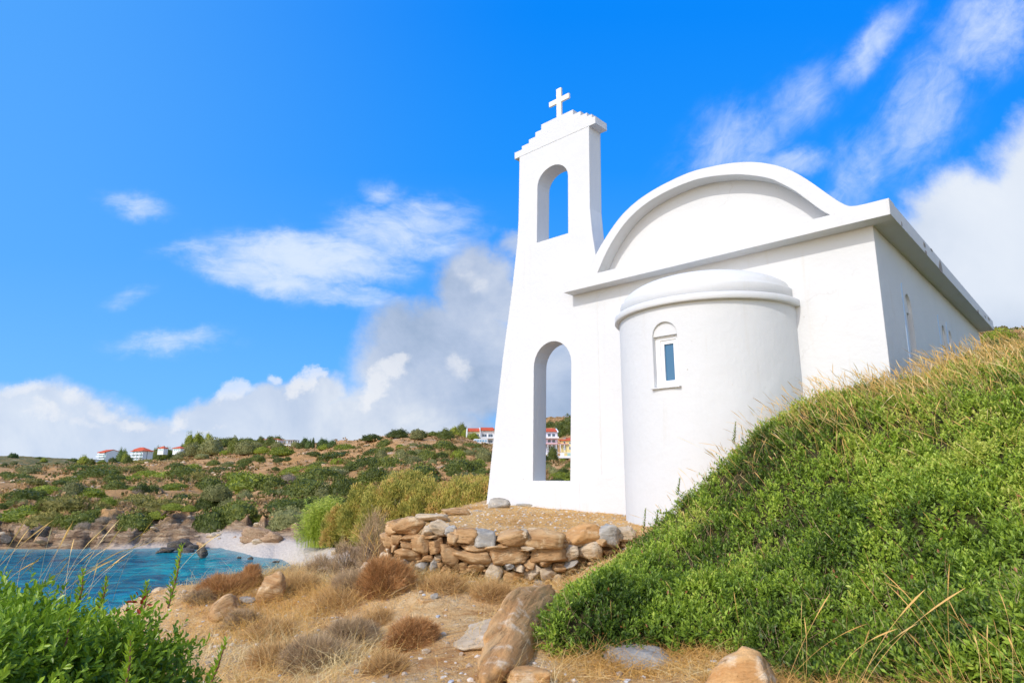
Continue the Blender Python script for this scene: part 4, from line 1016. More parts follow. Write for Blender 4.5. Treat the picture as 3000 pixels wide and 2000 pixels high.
def near_bush():
    """the leafy bush filling the lower left corner"""
    prof = [(-400, 1830, 2.3), (-150, 1780, 2.4), (0, 1765, 2.45), (120, 1735, 2.5), (260, 1705, 2.6), (420, 1720, 2.65), (500, 1740, 2.65), (560, 1790, 2.55), (600, 1850, 2.45), (560, 1930, 2.35)]
    c = at(130, 2060, 2.25)
    root = empty('mastic_bush', c, 0, 'large glossy green leafy bush filling the lower left corner', 'bush')
    top = [at(*q) for q in prof]
    NS = 7000
    # volume: a squashed dome built from the outline seen against the water
    t = RNG.random(NS) ** .8; X = RNG.uniform(-1.75, 0.0, NS)
    ang = np.array([p[0] for p in top]); zt = np.array([p[2] for p in top])
    o = np.argsort(ang); 
    cx = -1.35; 
    px_ = RNG.uniform(-2.7, -1.02 + .0, NS * 3); py_ = RNG.uniform(1.25, 3.3, NS * 3)
    def topz(x, y):
        """height of the bush top: dome with lobes"""
        u = (x + 1.80) / 0.82; v = (y - 2.18) / 0.98
        u = np.where(x < -1.80, (x + 1.80) / 1.40, u)
        r2 = u * u + v * v
        lob = (fbm(np.stack([x, y], 1) * 3.2, 3, 5) - .5) * .24
        return -1.325 + 0.80 * np.sqrt(np.clip(1 - r2 ** 1.6, 0, 1)) + lob * (r2 < 1), r2
    z, r2 = topz(px_, py_); k = r2 < .98; X, Y, Z = px_[k][:NS], py_[k][:NS], z[k][:NS]; NS = len(X)
    e = .05; zx = (topz(X + e, Y)[0] - topz(X - e, Y)[0]) / .1; zy = (topz(X, Y + e)[0] - topz(X, Y - e)[0]) / .1
    N = unit(np.stack([-np.clip(zx, -2, 2) * .6, -np.clip(zy, -2, 2) * .6, np.ones(NS)], 1))
    A = unit(N + RNG.normal(size=(NS, 3)) * .4 + np.array([0, 0, .35]))
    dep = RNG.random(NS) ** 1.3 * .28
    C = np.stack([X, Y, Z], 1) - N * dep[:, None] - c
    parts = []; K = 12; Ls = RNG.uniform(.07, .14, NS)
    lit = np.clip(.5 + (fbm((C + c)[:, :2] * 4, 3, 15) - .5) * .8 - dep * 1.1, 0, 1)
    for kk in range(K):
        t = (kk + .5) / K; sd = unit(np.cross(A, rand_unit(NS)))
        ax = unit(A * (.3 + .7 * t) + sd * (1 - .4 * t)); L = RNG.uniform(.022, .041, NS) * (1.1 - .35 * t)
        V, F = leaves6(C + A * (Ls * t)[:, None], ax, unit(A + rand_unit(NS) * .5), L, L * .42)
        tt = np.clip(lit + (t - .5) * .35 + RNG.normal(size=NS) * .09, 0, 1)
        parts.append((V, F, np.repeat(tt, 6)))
    # side skirt facing the path
    n2 = 3400; a = RNG.uniform(-1.2, 1.7, n2); zz = RNG.random(n2)
    ex = -1.83 + 0.80 * np.cos(a) * (1 - .25 * zz ** 2); ey = 2.25 + 1.1 * np.sin(a) * (1 - .25 * zz ** 2); ez = -1.70 + .76 * zz
    A = unit(np.stack([np.cos(a), np.sin(a), .5 + 0 * a], 1) + RNG.normal(size=(n2, 3)) * .4); C = np.stack([ex, ey, ez], 1) - c - A * (RNG.random(n2)[:, None] * .18)
    for kk in range(9):
        t = (kk + .5) / 9; sd = unit(np.cross(A, rand_unit(n2))); ax = unit(A * (.3 + .7 * t) + sd * (1 - .4 * t)); L = RNG.uniform(.026, .044, n2)
        V, F = leaves6(C + A * (.1 * t), ax, unit(A + rand_unit(n2) * .5), L, L * .42)
        parts.append((V, F, np.repeat(np.clip(.42 + RNG.normal(size=n2) * .16, 0, 1), 6)))
    for (px, py0, py1, y, lx) in [(500, 1740, 1597, 2.55, .03), (238, 1730, 1668, 2.5, 0), (372, 1990, 1860, 1.95, .0), (185, 1900, 1800, 2.2, .01), (48, 1800, 1745, 2.4, .01), (612, 1990, 1875, 2.25, .05), (430, 1740, 1705, 2.6, 0), (295, 1750, 1690, 2.6, .02)]:
        b = at(px - 8, py0 + 40, y); h = at(px, py1, y)[2] - b[2]
        V, F = shoot(root, b - c, h, None, (lx, 0), 44 if h > .15 else 26, .034)
        parts.append((V, F, np.clip(.6 + RNG.normal(size=len(V)) * .1, 0, 1)))
    V, F, T = join(parts)
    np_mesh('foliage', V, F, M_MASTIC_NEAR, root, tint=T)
    # woody stems and dark interior
    bm = bmesh.new(); r = random.Random(5)
    for i in range(60):
        a = r.uniform(0, 6.28); q = r.uniform(.2, .85); b0 = Vector((-1.86 + .25 * math.cos(a), 2.25 + .3 * math.sin(a), -1.95)); b1 = Vector((-1.86 + .78 * q * math.cos(a), 2.25 + 1.05 * q * math.sin(a), -.60 - .55 * q * q))
        tube(bm, b0 - Vector(c), b1 - Vector(c), .011, .003, 5)
    bm_obj('branches', bm, M_BARK, root)
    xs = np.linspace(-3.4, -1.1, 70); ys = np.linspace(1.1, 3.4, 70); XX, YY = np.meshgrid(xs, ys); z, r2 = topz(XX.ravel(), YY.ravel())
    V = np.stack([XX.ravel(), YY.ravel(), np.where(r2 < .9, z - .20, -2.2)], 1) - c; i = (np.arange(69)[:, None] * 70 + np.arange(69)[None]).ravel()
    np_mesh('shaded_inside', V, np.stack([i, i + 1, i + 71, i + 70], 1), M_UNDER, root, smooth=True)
    # red dead leaves in the top
    n = 11; p = at(403, 1768, 2.4) - c; ax = rand_unit(n)
    V, F = leaves6(p + ax * .01 + RNG.normal(size=(n, 3)) * .012, ax, rand_unit(n), np.full(n, .022), np.full(n, .012))
    np_mesh('dead_leaves', V, F, simple('rust_dead_leaf', (0.34, 0.05, 0.02), 0.7), root)
near_bush()

# ------------------------------------------------------------------ straw, twigs, pebbles on the near ground
def near_points(n, x0, x1, y0, y1, dens):
    out = []; tot = 0
    while tot < n:
        x = RNG.uniform(x0, x1, n * 2); y = RNG.uniform(y0, y1, n * 2)
        k = (RNG.random(len(x)) < np.clip(dens(x, y), 0, 1)); out.append(np.stack([x[k], y[k]], 1)); tot += k.sum()
    return np.concatenate(out)[:n]
def open_ground(x, y, m=0.0):
    P = np.stack([x, y], 1)
    return (poly_dist(P, HILL) < m) & chapel_clear(x, y, 0.02)
def straw(name, n, dens, box, L, lean, label, wid=.0042, tmean=.62):
    Q = near_points(n, *box, dens); z = height(Q[:, 0], Q[:, 1])
    d = unit(np.concatenate([RNG.normal(size=(n, 2)) * lean, np.full((n, 1), 1.0)], 1))
    bend = RNG.normal(size=(n, 3)) * np.array([.5, .5, .15]) + np.array([.12, 0, -.25])
    ln = RNG.uniform(*L, n)
    V, F = ribbons(np.stack([Q[:, 0], Q[:, 1], z - .01], 1), d, bend, ln, [wid, wid * .9, wid * .6, wid * .25], 3)
    T = np.clip(tmean + (fbm(Q * 1.3, 3, 55) - .5) * 1.2 + RNG.normal(size=n) * .16, 0, 1)
    return tag(np_mesh(name, V, F, M_STRAW, tint=np.repeat(T, 8)), label, 'dry grass', kind='stuff')
def d_open(x, y):
    w = vis_weight(x, y) / 2.5 * open_ground(x, y, .15)
    P = np.stack([x, y], 1); p = sstep(.40, .60, fbm(P * .8, 3, 66)); t = poly_dist(P, TERR) > 0
    # the path up the middle is trodden and thinner
    path = np.exp(-((x - (-0.9 + .12 * (y - 5))) / .55) ** 2) * (y < 8)
    return w * np.where(t, 2.6, .14 + .9 * p) * (1 - .6 * path)
straw('dry_grass', 95000, d_open, (-6, 4, 2.5, 15), (.03, .10), 2.2, 'short golden straw lying over the dry ground', .0034)
def d_tall(x, y):
    w = open_ground(x, y, .1) * (poly_dist(np.stack([x, y], 1), TERR) < 0) * (y < 14) * (x < 2)
    P = np.stack([x, y], 1)
    wallfoot = np.exp(-((y - 8.05) / .38) ** 2) * (x > -1.9) * (x < 1.7)
    patch = sstep(.56, .68, fbm(P * .9, 3, 67)) * .6
    left = np.exp(-((x + 2.6 + .0 * y) / 1.0) ** 2) * np.exp(-((y - 8.5) / 2.4) ** 2) * .8
    low = np.exp(-((x + 1.45) / .35) ** 2 - ((y - 5.7) / .5) ** 2) * .9
    return w * (wallfoot + patch * .5 + left + low)
straw('tall_dry_grass', 24000, d_tall, (-6, 2.5, 3.5, 13.5), (.10, .30), .55, 'taller golden dry grass along the foot of the stone wall', .0036, .7)
def d_under(x, y):
    P = np.stack([x, y], 1); d = poly_dist(P, HILL)
    return (d < .30) * (d > -.55) * (y < 7.5) * (y > 1.5)
straw('dry_grass_fringe', 16000, d_under, (.3, 4.2, 2.4, 7.5), (.06, .20), 1.0, 'tangled rusty dry grass at the lower edge of the green shrubs', .0034, .42)

def pebbles():
    n = 9500
    Q = near_points(n, -5, 3, 3.6, 14, lambda x, y: vis_weight(x, y) / 2.5 * open_ground(x, y, -.02) * (.25 + .8 * (poly_dist(np.stack([x, y], 1), TERR) > 0) + sstep(.45, .6, fbm(np.stack([x, y], 1) * 1.0 + 9, 3, 12))))
    z = height(Q[:, 0], Q[:, 1]); D, F0 = ico(1); parts = []; Vs = []; Ts = []; Fs = []
    s = (RNG.random(n) ** 4.5 * .060 + .008)
    for k in range(12):
        sel = np.arange(k, n, 12); V1, F1 = rock_shape(700 + k, (2, 1.6, 1.1), 1, planes=8, rough=.02, strata=0)
        a = RNG.uniform(0, 6.28, len(sel)); ca, sa = np.cos(a), np.sin(a)
        X = V1[None, :, 0] * ca[:, None] - V1[None, :, 1] * sa[:, None]; Y = V1[None, :, 0] * sa[:, None] + V1[None, :, 1] * ca[:, None]
        V = np.stack([X, Y, np.repeat(V1[None, :, 2], len(sel), 0)], 2) * s[sel][:, None, None] * .5 + np.stack([Q[sel, 0], Q[sel, 1], z[sel] + s[sel] * .12], 1)[:, None]
        F = F1[None] + np.arange(len(sel))[:, None, None] * len(V1)
        parts.append((V.reshape(-1, 3), F.reshape(-1, 3), np.repeat(RNG.random(len(sel)), len(V1))))
    V, F, T = join(parts)
    m = foliage('pebble', [(0.0, (0.34, 0.24, 0.15)), (0.45, (0.55, 0.44, 0.32)), (0.8, (0.70, 0.62, 0.52)), (1.0, (0.48, 0.49, 0.50))], 0.0, 0.9)
    tag(np_mesh('pebbles', V, F, m, tint=T), 'pale pebbles and stone chips scattered on the dry ground', 'pebbles', kind='stuff')
pebbles()

def cushion(px, py, wpx, hpx, mat, label, cat='shrub', n=9000, y=None, name='dry_shrub', wid=.0028, spike=.25, group=None, rand=.6):
    """rounded shrub of thin branching twigs"""
    p = ground_at(px, py) if y is None else at(px, py, y)
    s = p[1] / FPX; w, h = wpx * s, hpx * s
    root = empty(name, p + np.array([0, w * .35, -.02]), RNG.uniform(0, 6), label, cat, group)
    D = rand_unit(n); D[:, 2] = np.abs(D[:, 2]) * .95 + .05; D = unit(D)
    lob = 0.55 + .85 * (fbm(D * 2.0 + px, 4, 3))
    tip = D * np.array([w / 2, w / 2, h]) * lob[:, None]
    Ls = RNG.uniform(.10, .36, n) * max(w, h) * .55
    st = tip - unit(tip) * Ls[:, None] + RNG.normal(size=(n, 3)) * .008
    d = unit(unit(tip) + RNG.normal(size=(n, 3)) * rand)
    V, F = ribbons(st, d, RNG.normal(size=(n, 3)) * .15 + np.array([0, 0, .08]), Ls * RNG.uniform(.8, 1 + spike, n), [wid, wid * .9, wid * .7, wid * .4], 3)
    T = np.clip(.5 + (fbm(tip * 9, 2, 8) - .5) * .9 + RNG.normal(size=n) * .2, 0, 1)
    np_mesh('twigs', V, F, mat, root, tint=np.repeat(T, 8))
    m = int(n * .02) + 40; D = rand_unit(m); D[:, 2] = np.abs(D[:, 2]) + .1; tip = unit(D) * np.array([w / 2, w / 2, h]) * .9
    V, F = ribbons(np.zeros((m, 3)), unit(tip), RNG.normal(size=(m, 3)) * .1, np.linalg.norm(tip, axis=1), [.009, .007, .005, .002], 3)
    np_mesh('branches', V, F, MATS['bark'], root)
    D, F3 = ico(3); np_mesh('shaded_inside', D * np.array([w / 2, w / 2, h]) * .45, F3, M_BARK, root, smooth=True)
    return root
cushion(1110, 1755, 190, 105, M_DRYTWIG, 'big rounded rust-brown dry shrub left of the stone wall', n=17000)
cushion(1200, 1905, 160, 90, M_DRYTWIG, 'low rust-brown dry shrub on the path in front, lower right one', n=12000)
cushion(1045, 1745, 200, 70, M_GREYTWIG, 'sprawling grey dry shrub joined to the left side of the big rust-brown one', n=9000)
cushion(715, 1725, 90, 62, M_DRYTWIG, 'small rust-brown cushion shrub above the tan rocks', n=9000)
cushion(640, 1752, 170, 62, M_DRYTWIG, 'wide rust-brown cushion shrub at the edge above the water', n=13000)
cushion(575, 1775, 110, 44, M_GREYTWIG, 'low grey-brown cushion shrub nearest the leafy bush', n=6000)
cushion(1010, 1895, 190, 70, M_GREYTWIG, 'low grey twiggy shrub on the path left of the rust-brown one', n=8000, wid=.0024)
cushion(900, 1975, 230, 90, M_GREYTWIG, 'sprawling grey twiggy shrub at the bottom of the path', n=9000, wid=.0024)
cushion(690, 1845, 110, 50, M_GREYTWIG, 'small grey dry shrub in the straw left of the path', n=5000)
M_RUST = foliage('rusty_scrub', [(0.0, (0.34, 0.17, 0.06)), (0.5, (0.62, 0.36, 0.14)), (1.0, (0.82, 0.56, 0.27))], 0.1, 0.8)
for px, py, w, h, lb in [(980, 1800, 210, 60, 'low golden-brown scrub in front of the big rust-brown shrub'), (860, 1745, 170, 52, 'low golden-brown scrub above the straw left of the wall'), (1100, 1840, 130, 40, 'flat golden-brown scrub between the two rust-brown shrubs'), (770, 1880, 150, 50, 'flat golden-brown scrub in the straw near the leafy bush'),
                         (1290, 1740, 160, 46, 'golden-brown scrub at the middle foot of the stone wall'), (1440, 1765, 150, 50, 'golden-brown scrub at the right foot of the stone wall'), (800, 1960, 190, 60, 'wide golden-brown scrub at the bottom left of the path'), (1120, 1980, 150, 46, 'flat golden-brown scrub at the bottom centre of the path')]:
    cushion(px, py, w, h, M_RUST, lb, n=4200, wid=.0026, spike=.7, rand=.9)
for px, py, w, h, y, lb in [(1085, 1690, 100, 165, 9.4, 'tall thin grey twig shrub close to the left corner of the wall'), (1010, 1690, 110, 95, 10.0, 'grey twig shrub standing before the beach, second from the wall'), (930, 1700, 110, 64, 10.3, 'grey twig shrub in the middle of the row before the beach'), (850, 1712, 100, 50, 10.4, 'grey twig shrub above the brown cushion shrubs'), (790, 1722, 80, 44, 10.2, 'smallest grey twig shrub at the left end of the row')]:
    cushion(px, py, w, h, M_GREYTWIG, lb, n=2400, y=y, name='twig_shrub', wid=.0036, spike=.9, rand=.5)

# grass stalks with seed heads
def stalks(name, roots, h, lean, label, kind='stuff', head=.06, wid=.0022, hw=.007, cat='grass', tm=.75):
    n = len(roots); hh = RNG.uniform(*h, n)
    d = unit(np.concatenate([RNG.normal(size=(n, 2)) * .25 + np.array(lean), np.ones((n, 1))], 1))
    bend = np.concatenate([RNG.normal(size=(n, 2)) * .2 + np.array(lean) * .9, RNG.uniform(-.28, -.02, (n, 1))], 1)
    K = 10; wp = [wid] * 8 + [hw * .9, hw, hw * .25]
    V, F = ribbons(roots, d, bend, hh, wp, K)
    T = np.clip(tm + RNG.normal(size=n) * .13, 0, 1)
    return tag(np_mesh(name, V, F, M_STRAW, tint=np.repeat(T, 2 * (K + 1))), label, cat, kind=kind)
def ridge_roots(n):
    out = []
    while sum(len(o) for o in out) < n:
        x = RNG.uniform(1.8, 11, n * 2); y = RNG.uniform(5, 12, n * 2); P = np.stack([x, y], 1)
        rl = np.interp(x, [2.1, 2.9, 3.5, 4.65, 5.9, 7.0, 9], [8.25, 8.0, 7.85, 7.8, 8.15, 8.55, 9.0])
        w = np.exp(-((y - rl + .35) / np.where(y < rl - .35, .85, .6)) ** 2) * np.interp(x, [1.8, 2.6, 3.3, 4.5, 11], [.06, .12, .5, 1, 1]) + .04 * (x > 3.5)
        k = (RNG.random(len(x)) < w) & (poly_dist(P, HILL) > .05) & chapel_clear(x, y, .05)
        out.append(P[k])
    P = np.concatenate(out)[:n]; return np.concatenate([P, (canopy_z(P) - .12)[:, None]], 1)
stalks('ridge_grass', ridge_roots(5600), (.22, .50), (-.22, .0), 'golden dry grass with seed heads along the crest of the shrub slope', wid=.0024, hw=.008)
Q = hill_points(5200); Q = Q[(Q[:, 1] > 3) & (RNG.random(len(Q)) < .06 + .75 * sstep(3.6, 6.4, Q[:, 0]) * sstep(5.0, 7.0, Q[:, 1]) * sstep(.35, .6, fbm(Q * .9, 3, 14)))]

stalks('scattered_grass', np.concatenate([Q, (canopy_z(Q) - .15)[:, None]], 1), (.2, .42), (-.1, 0), 'sparse dry grass stalks rising out of the green shrub slope', wid=.002, hw=.005)
def clump(name, px, py, y, n, h, lean, label, spread=.06, head=.008, wid=.0024):
    p = at(px, py, y); R_ = np.concatenate([RNG.normal(size=(n, 2)) * spread, np.zeros((n, 1))], 1)
    o = stalks(name, R_, h, lean, label, kind=None, wid=wid, hw=head); o.location = tuple(p); return o
clump('grass_clump', 50, 1830, 2.9, 18, (.30, .55), (.35, 0), 'leaning dry grass stalks against the water at the left edge', .14, .005, .0013)
clump('grass_clump', 190, 1790, 2.9, 15, (.22, .48), (.45, 0), 'dry grass stalks with drooping seed heads above the leafy bush', .13, .005, .0013)
clump('grass_clump', 20, 1760, 3.2, 12, (.3, .5), (.2, 0), 'sparse dry grass stalks behind the leafy bush at the far left', .1, .006, .0017)
clump('grass_clump', 2500, 2010, 2.9, 6, (.30, .55), (.25, 0), 'tall straw stalks with thick seed heads at the bottom right of the shrub slope', .05, .008, .0018)
clump('grass_clump', 2800, 2040, 2.7, 6, (.45, .65), (-.15, 0), 'tall thin straw stalks close to the right edge', .05, .005, .0016)
clump('grass_clump', 2330, 2010, 3.3, 6, (.3, .55), (.1, 0), 'thin straw stalks right of the pointed orange rock', .05, .005, .0016)
clump('grass_clump', 1085, 1680, 9.0, 14, (.5, .95), (.0, 0), 'tall dry reeds of grass at the left corner of the stone wall', .12, .010, .0048)
clump('grass_clump', 2950, 2020, 2.6, 9, (.2, .5), (-.05, 0), 'dense straw stalks in the bottom right corner', .05, .005, .0016)
for px, py, y, h, lb in [(2150, 1300, 7.7, .26, 'dark leafy sprig standing out against the apse'), (1885, 1560, 7.9, .28, 'upright leafy sprig at the left tip of the slope'), (1920, 1545, 7.9, .2, 'short leafy sprig beside the upright one at the left tip'), (1985, 1450, 7.9, .2, 'small leafy sprig in front of the white apse foot')]:
    p = at(px, py, y); r = empty('leafy_sprig', p, 0, lb, 'sprig')
    V, F = shoot(r, (0, 0, 0), h, None, (.04, 0), 40, .04); np_mesh('foliage', V, F, M_MASTIC, r, tint=np.full(len(V), .3))

# ------------------------------------------------------------------ hillside plants
def far_ground(px, py, y0=30.0, y1=620.0):
    ys = np.exp(np.linspace(math.log(y0), math.log(y1), 700)); v = rayv(px, py); P = v[None] * (ys / v[1])[:, None]
    h = height(P[:, 0], P[:, 1]); k = np.nonzero(P[:, 2] < h)[0]
    i = k[0] if len(k) else int(np.argmin(np.abs(P[:, 2] - h) / ys))
    return np.array([P[i, 0], P[i, 1], h[i]])

def crown_mesh(name, seed, n=1500, hr=.6, lump=.35, leaf=.07, mat=None, flat=0.0, up=.5, fs=2.0, thin=.62):
    """leafy crown one metre wide and hr high, foot at z=0"""
    r = np.random.default_rng(seed)
    D = unit(r.normal(size=(n, 3))); D[:, 2] = D[:, 2] * .75 + .3; D = unit(D); D[:, 2] = np.maximum(D[:, 2], -.25)
    lob = 1 - lump + 2 * lump * fbm(D * fs + seed * 3.1, 3, seed)
    lob = np.clip(lob, .35, 1.35)
    S = np.array([.5, .5, hr])
    pos = D * S * lob[:, None] * (1 - .16 * r.random(n)[:, None] ** 2)
    pos[:, 2] = np.maximum(pos[:, 2], .01)
    ax = unit(D * .6 + r.normal(size=(n, 3)) * .6 + np.array([0, 0, up])); L = leaf * r.uniform(.6, 1.4, n)
    V, F = leaves(pos - ax * L[:, None] * .4, ax, unit(D + r.normal(size=(n, 3)) * .5), L, L * thin, .1)
    T = np.clip(.5 + (fbm(pos * 7 + seed, 3, 3) - .5) * 1.1 + r.normal(size=n) * .12 + D[:, 2] * .08, 0, 1)
    DD, F3 = ico(3); DD = DD.copy(); DD[:, 2] = DD[:, 2] * .75 + .25
    DD = unit(DD); DD[:, 2] = np.maximum(DD[:, 2], -.2)
    lo = np.clip(1 - lump + 2 * lump * fbm(DD * fs + seed * 3.1, 3, seed), .35, 1.35)
    core = DD * S * lo[:, None] * .86; core[:, 2] = np.maximum(core[:, 2], -.05)
    V2 = np.concatenate([V, core]); T2 = np.concatenate([np.repeat(T, 4), np.full(len(core), .30)])
    me = np_mesh(name, V2, [F, F3 + len(V)], mat, tint=T2)
    m = me.data; bpy.data.objects.remove(me); return m
def trunk_mesh(h, r0, seed=0, lean=0.0, limbs=5):
    bm = bmesh.new(); r = random.Random(seed); p = Vector((0, 0, -.3)); q = Vector((lean * .4, 0, h * .55))
    tube(bm, p, q, r0, r0 * .7, 7)
    for i in range(limbs):
        a = i * 6.28 / limbs + r.uniform(-.4, .4); e = q + Vector((math.cos(a) * h * .3 + lean * .5, math.sin(a) * h * .3, h * r.uniform(.25, .5))); tube(bm, q - Vector((0, 0, h * .05)), e, r0 * .5, r0 * .15, 5)
    me = bpy.data.meshes.new('trunk'); bmesh.ops.recalc_face_normals(bm, faces=bm.faces); bm.to_mesh(me); bm.free(); me.materials.append(M_BARK); return me
PROTO = {}
def proto(kind):
    if kind in PROTO: return PROTO[kind]
    P = {'d': lambda: [crown_mesh('dark_bush_crown', s, 1500, .5, .33, .06, M_BUSH) for s in (1, 2, 3, 4)],
         'o': lambda: [crown_mesh('olive_bush_crown', s, 1500, .55, .30, .055, M_BUSH_O) for s in (5, 6)],
         'b': lambda: [crown_mesh('bright_bush_crown', s, 1400, .40, .30, .055, M_BUSH_B) for s in (7, 8)],
         'h': lambda: [crown_mesh('heath_crown', s, 1500, .26, .45, .045, M_BUSH_H, fs=3.2) for s in (9, 10)],
         'g': lambda: [crown_mesh('grey_bush_crown', s, 1200, .45, .22, .045, M_BUSH_G) for s in (11,)],
         'p': lambda: [crown_mesh('pine_crown', s, 2200, .85, .50, .05, M_PINE, fs=3.0) for s in (12, 13)],
         'y': lambda: [crown_mesh('yellow_crown', s, 2000, .85, .48, .055, M_YTREE, fs=2.8) for s in (14, 15)],
         'e': lambda: [crown_mesh('tree_crown', s, 2000, .70, .42, .05, M_BUSH, fs=2.6) for s in (16, 17)],
         'c': lambda: [crown_mesh('cypress_crown', 18, 1200, 3.2, .18, .16, M_PINE, up=1.5)]}[kind]()
    PROTO[kind] = P; return P
WORDS = {'d': 'dark round bush', 'o': 'olive-grey bush', 'b': 'bright low bush', 'h': 'brownish heath mat', 'g': 'grey leafless bush'}
def zone(px):
    for lim, t in ((130, 'below the palms at the far left'), (240, 'left of the white slab hotel'), (360, 'below the white slab hotel'), (470, 'below the balcony hotel'), (640, 'below the yellow-green trees'), (820, 'below the wooded ridge'), (930, 'below the concrete frame house'), (1080, 'below the bare crest'), (1250, 'under the bushy crest'), (1560, 'below the row houses'), (1800, 'seen through the lower arch')):
        if px < lim: return t
    return 'on the rocky slope at the right'
def zone_v(py):
    return 'near the shore' if py > 1480 else 'low on the hill' if py > 1430 else 'halfway up' if py > 1375 else 'high on the hill'
Z1 = [(1325, 585, 140, 50, 'd'), (1580, 742, 200, 95, 'd'), (1900, 755, 430, 130, 'b'), (1800, 690, 260, 90, 'b'), (2060, 745, 170, 110, 'd'), (1770, 985, 290, 170, 'd'), (1560, 1060, 240, 160, 'd'), (2190, 1020, 270, 150, 'o'), (2280, 780, 210, 110, 'd'),
      (965, 1035, 230, 120, 'd'), (560, 1042, 230, 125, 'd'), (330, 1010, 290, 105, 'h'), (430, 930, 300, 90, 'h'), (70, 880, 160, 66, 'd'), (130, 960, 330, 90, 'b'), (150, 815, 230, 75, 'd'), (40, 830, 170, 60, 'h'), (850, 738, 170, 66, 'd'), (640, 792, 210, 60, 'b'), (1300, 742, 170, 50, 'b'),
      (1035, 782, 90, 42, 'g'), (1170, 772, 100, 44, 'g'), (605, 747, 90, 44, 'g'), (1350, 842, 150, 64, 'd'), (1000, 880, 300, 80, 'h'), (1200, 900, 300, 90, 'h'), (800, 855, 110, 55, 'b'), (700, 910, 200, 70, 'h'), (500, 682, 130, 44, 'd'), (430, 715, 110, 40, 'd'), (300, 765, 200, 55, 'b'), (90, 662, 170, 48, 'd'),
      (540, 692, 150, 36, 'b'), (200, 700, 180, 40, 'h'), (700, 640, 260, 60, 'd'), (880, 620, 200, 50, 'h'), (1000, 600, 160, 45, 'h'), (560, 600, 220, 50, 'd'), (760, 590, 180, 44, 'd'), (1100, 640, 160, 40, 'b'), (1230, 660, 200, 55, 'b'), (1390, 640, 240, 75, 'd'), (1490, 660, 130, 60, 'h'), (1650, 610, 140, 45, 'd'),
      (1860, 548, 95, 52, 'd'), (1960, 520, 100, 46, 'd'), (1620, 556, 90, 44, 'd'), (1460, 585, 120, 40, 'b'), (1390, 512, 95, 50, 'o'), (2130, 530, 90, 34, 'd'), (2195, 692, 115, 72, 'g'), (2250, 620, 200, 60, 'b'), (2300, 690, 180, 70, 'd'), (280, 590, 90, 40, 'o'), (170, 610, 170, 55, 'o'), (20, 640, 80, 36, 'd'),
      (1100, 540, 170, 34, 'h'), (960, 690, 180, 50, 'b'), (870, 690, 140, 60, 'd'), (1040, 830, 160, 44, 'h'), (2070, 930, 180, 70, 'd'), (1960, 1000, 170, 50, 'b'), (2150, 890, 220, 70, 'd'), (620, 1040, 120, 44, 'g'), (420, 1000, 120, 60, 'd'), (770, 1000, 90, 40, 'g'), (700, 960, 160, 70, 'd'), (1740, 560, 110, 36, 'o'), (1340, 860, 90, 40, 'd')]
Z3 = [(740, 635, 330, 155, 'd'), (1020, 642, 290, 155, 'd'), (970, 372, 190, 88, 'd'), (960, 447, 190, 78, 'd'), (840, 470, 260, 70, 'd'), (1170, 535, 175, 140, 'o'), (1320, 612, 240, 135, 'o'), (1500, 552, 210, 150, 'd'), (1680, 522, 150, 84, 'd'), (1880, 524, 180, 115, 'b'), (1700, 392, 280, 96, 'd'), (1450, 400, 220, 56, 'd'), (2040, 382, 260, 56, 'd'),
      (340, 542, 400, 120, 'd'), (360, 592, 150, 74, 'b'), (480, 600, 120, 60, 'h'), (140, 632, 280, 74, 'd'), (490, 702, 125, 84, 'd'), (320, 740, 320, 110, 'o'), (130, 762, 420, 130, 'd'), (820, 795, 420, 150, 'd'), (1085, 765, 180, 95, 'o'), (1430, 785, 430, 195, 'd'), (1900, 705, 380, 170, 'd'), (2080, 690, 240, 160, 'd'), (1790, 742, 110, 54, 'd'), (2230, 572, 220, 170, 'o'), (2000, 812, 330, 120, 'o'),
      (1560, 835, 270, 95, 'd'), (2200, 760, 200, 110, 'd'), (450, 412, 250, 70, 'b'), (1320, 372, 120, 40, 'o'), (1160, 388, 90, 40, 'b'), (60, 500, 150, 56, 'd'), (600, 630, 90, 50, 'd'), (1240, 400, 180, 36, 'h'), (2150, 440, 260, 60, 'o'), (1900, 420, 200, 50, 'h'), (1720, 600, 130, 80, 'd'), (1560, 600, 110, 70, 'o'), (2150, 620, 160, 90, 'b'), (1380, 470, 150, 66, 'o'), (1290, 480, 130, 60, 'd'), (2010, 480, 180, 70, 'o'), (1750, 480, 120, 60, 'h')]
Z2b = [(500, 812, 300, 150, 'd'), (600, 825, 210, 130, 'o'), (790, 795, 200, 150, 'd'), (530, 892, 220, 90, 'd'), (700, 880, 190, 80, 'd'), (290, 800, 140, 60, 'o'), (160, 740, 330, 110, 'd')]
BPLACE = [(x / 2.613, 1150 + y / 2.613, w / 2.613, h / 2.613, k) for x, y, w, h, k in Z1] + [(900 + x / 4.276, 1220 + y / 4.276, w / 4.276, h / 4.276, k) for x, y, w, h, k in Z3] + [(700 + x / 2.613, 1150 + y / 2.613, w / 2.613, h / 2.613, k) for x, y, w, h, k in Z2b]
BPLACE += [(1608, 1385, 30, 26, 'o'), (1622, 1395, 34, 28, 'o'), (1655, 1398, 40, 30, 'd'), (1640, 1408, 60, 22, 'b'), (1675, 1370, 34, 20, 'd'), (1618, 1340, 20, 22, 'b')]
def ordinal(i):
    return ['first', 'second', 'third', 'fourth', 'fifth', 'sixth', 'seventh', 'eighth', 'ninth', 'tenth', 'eleventh', 'twelfth'][min(i, 11)]
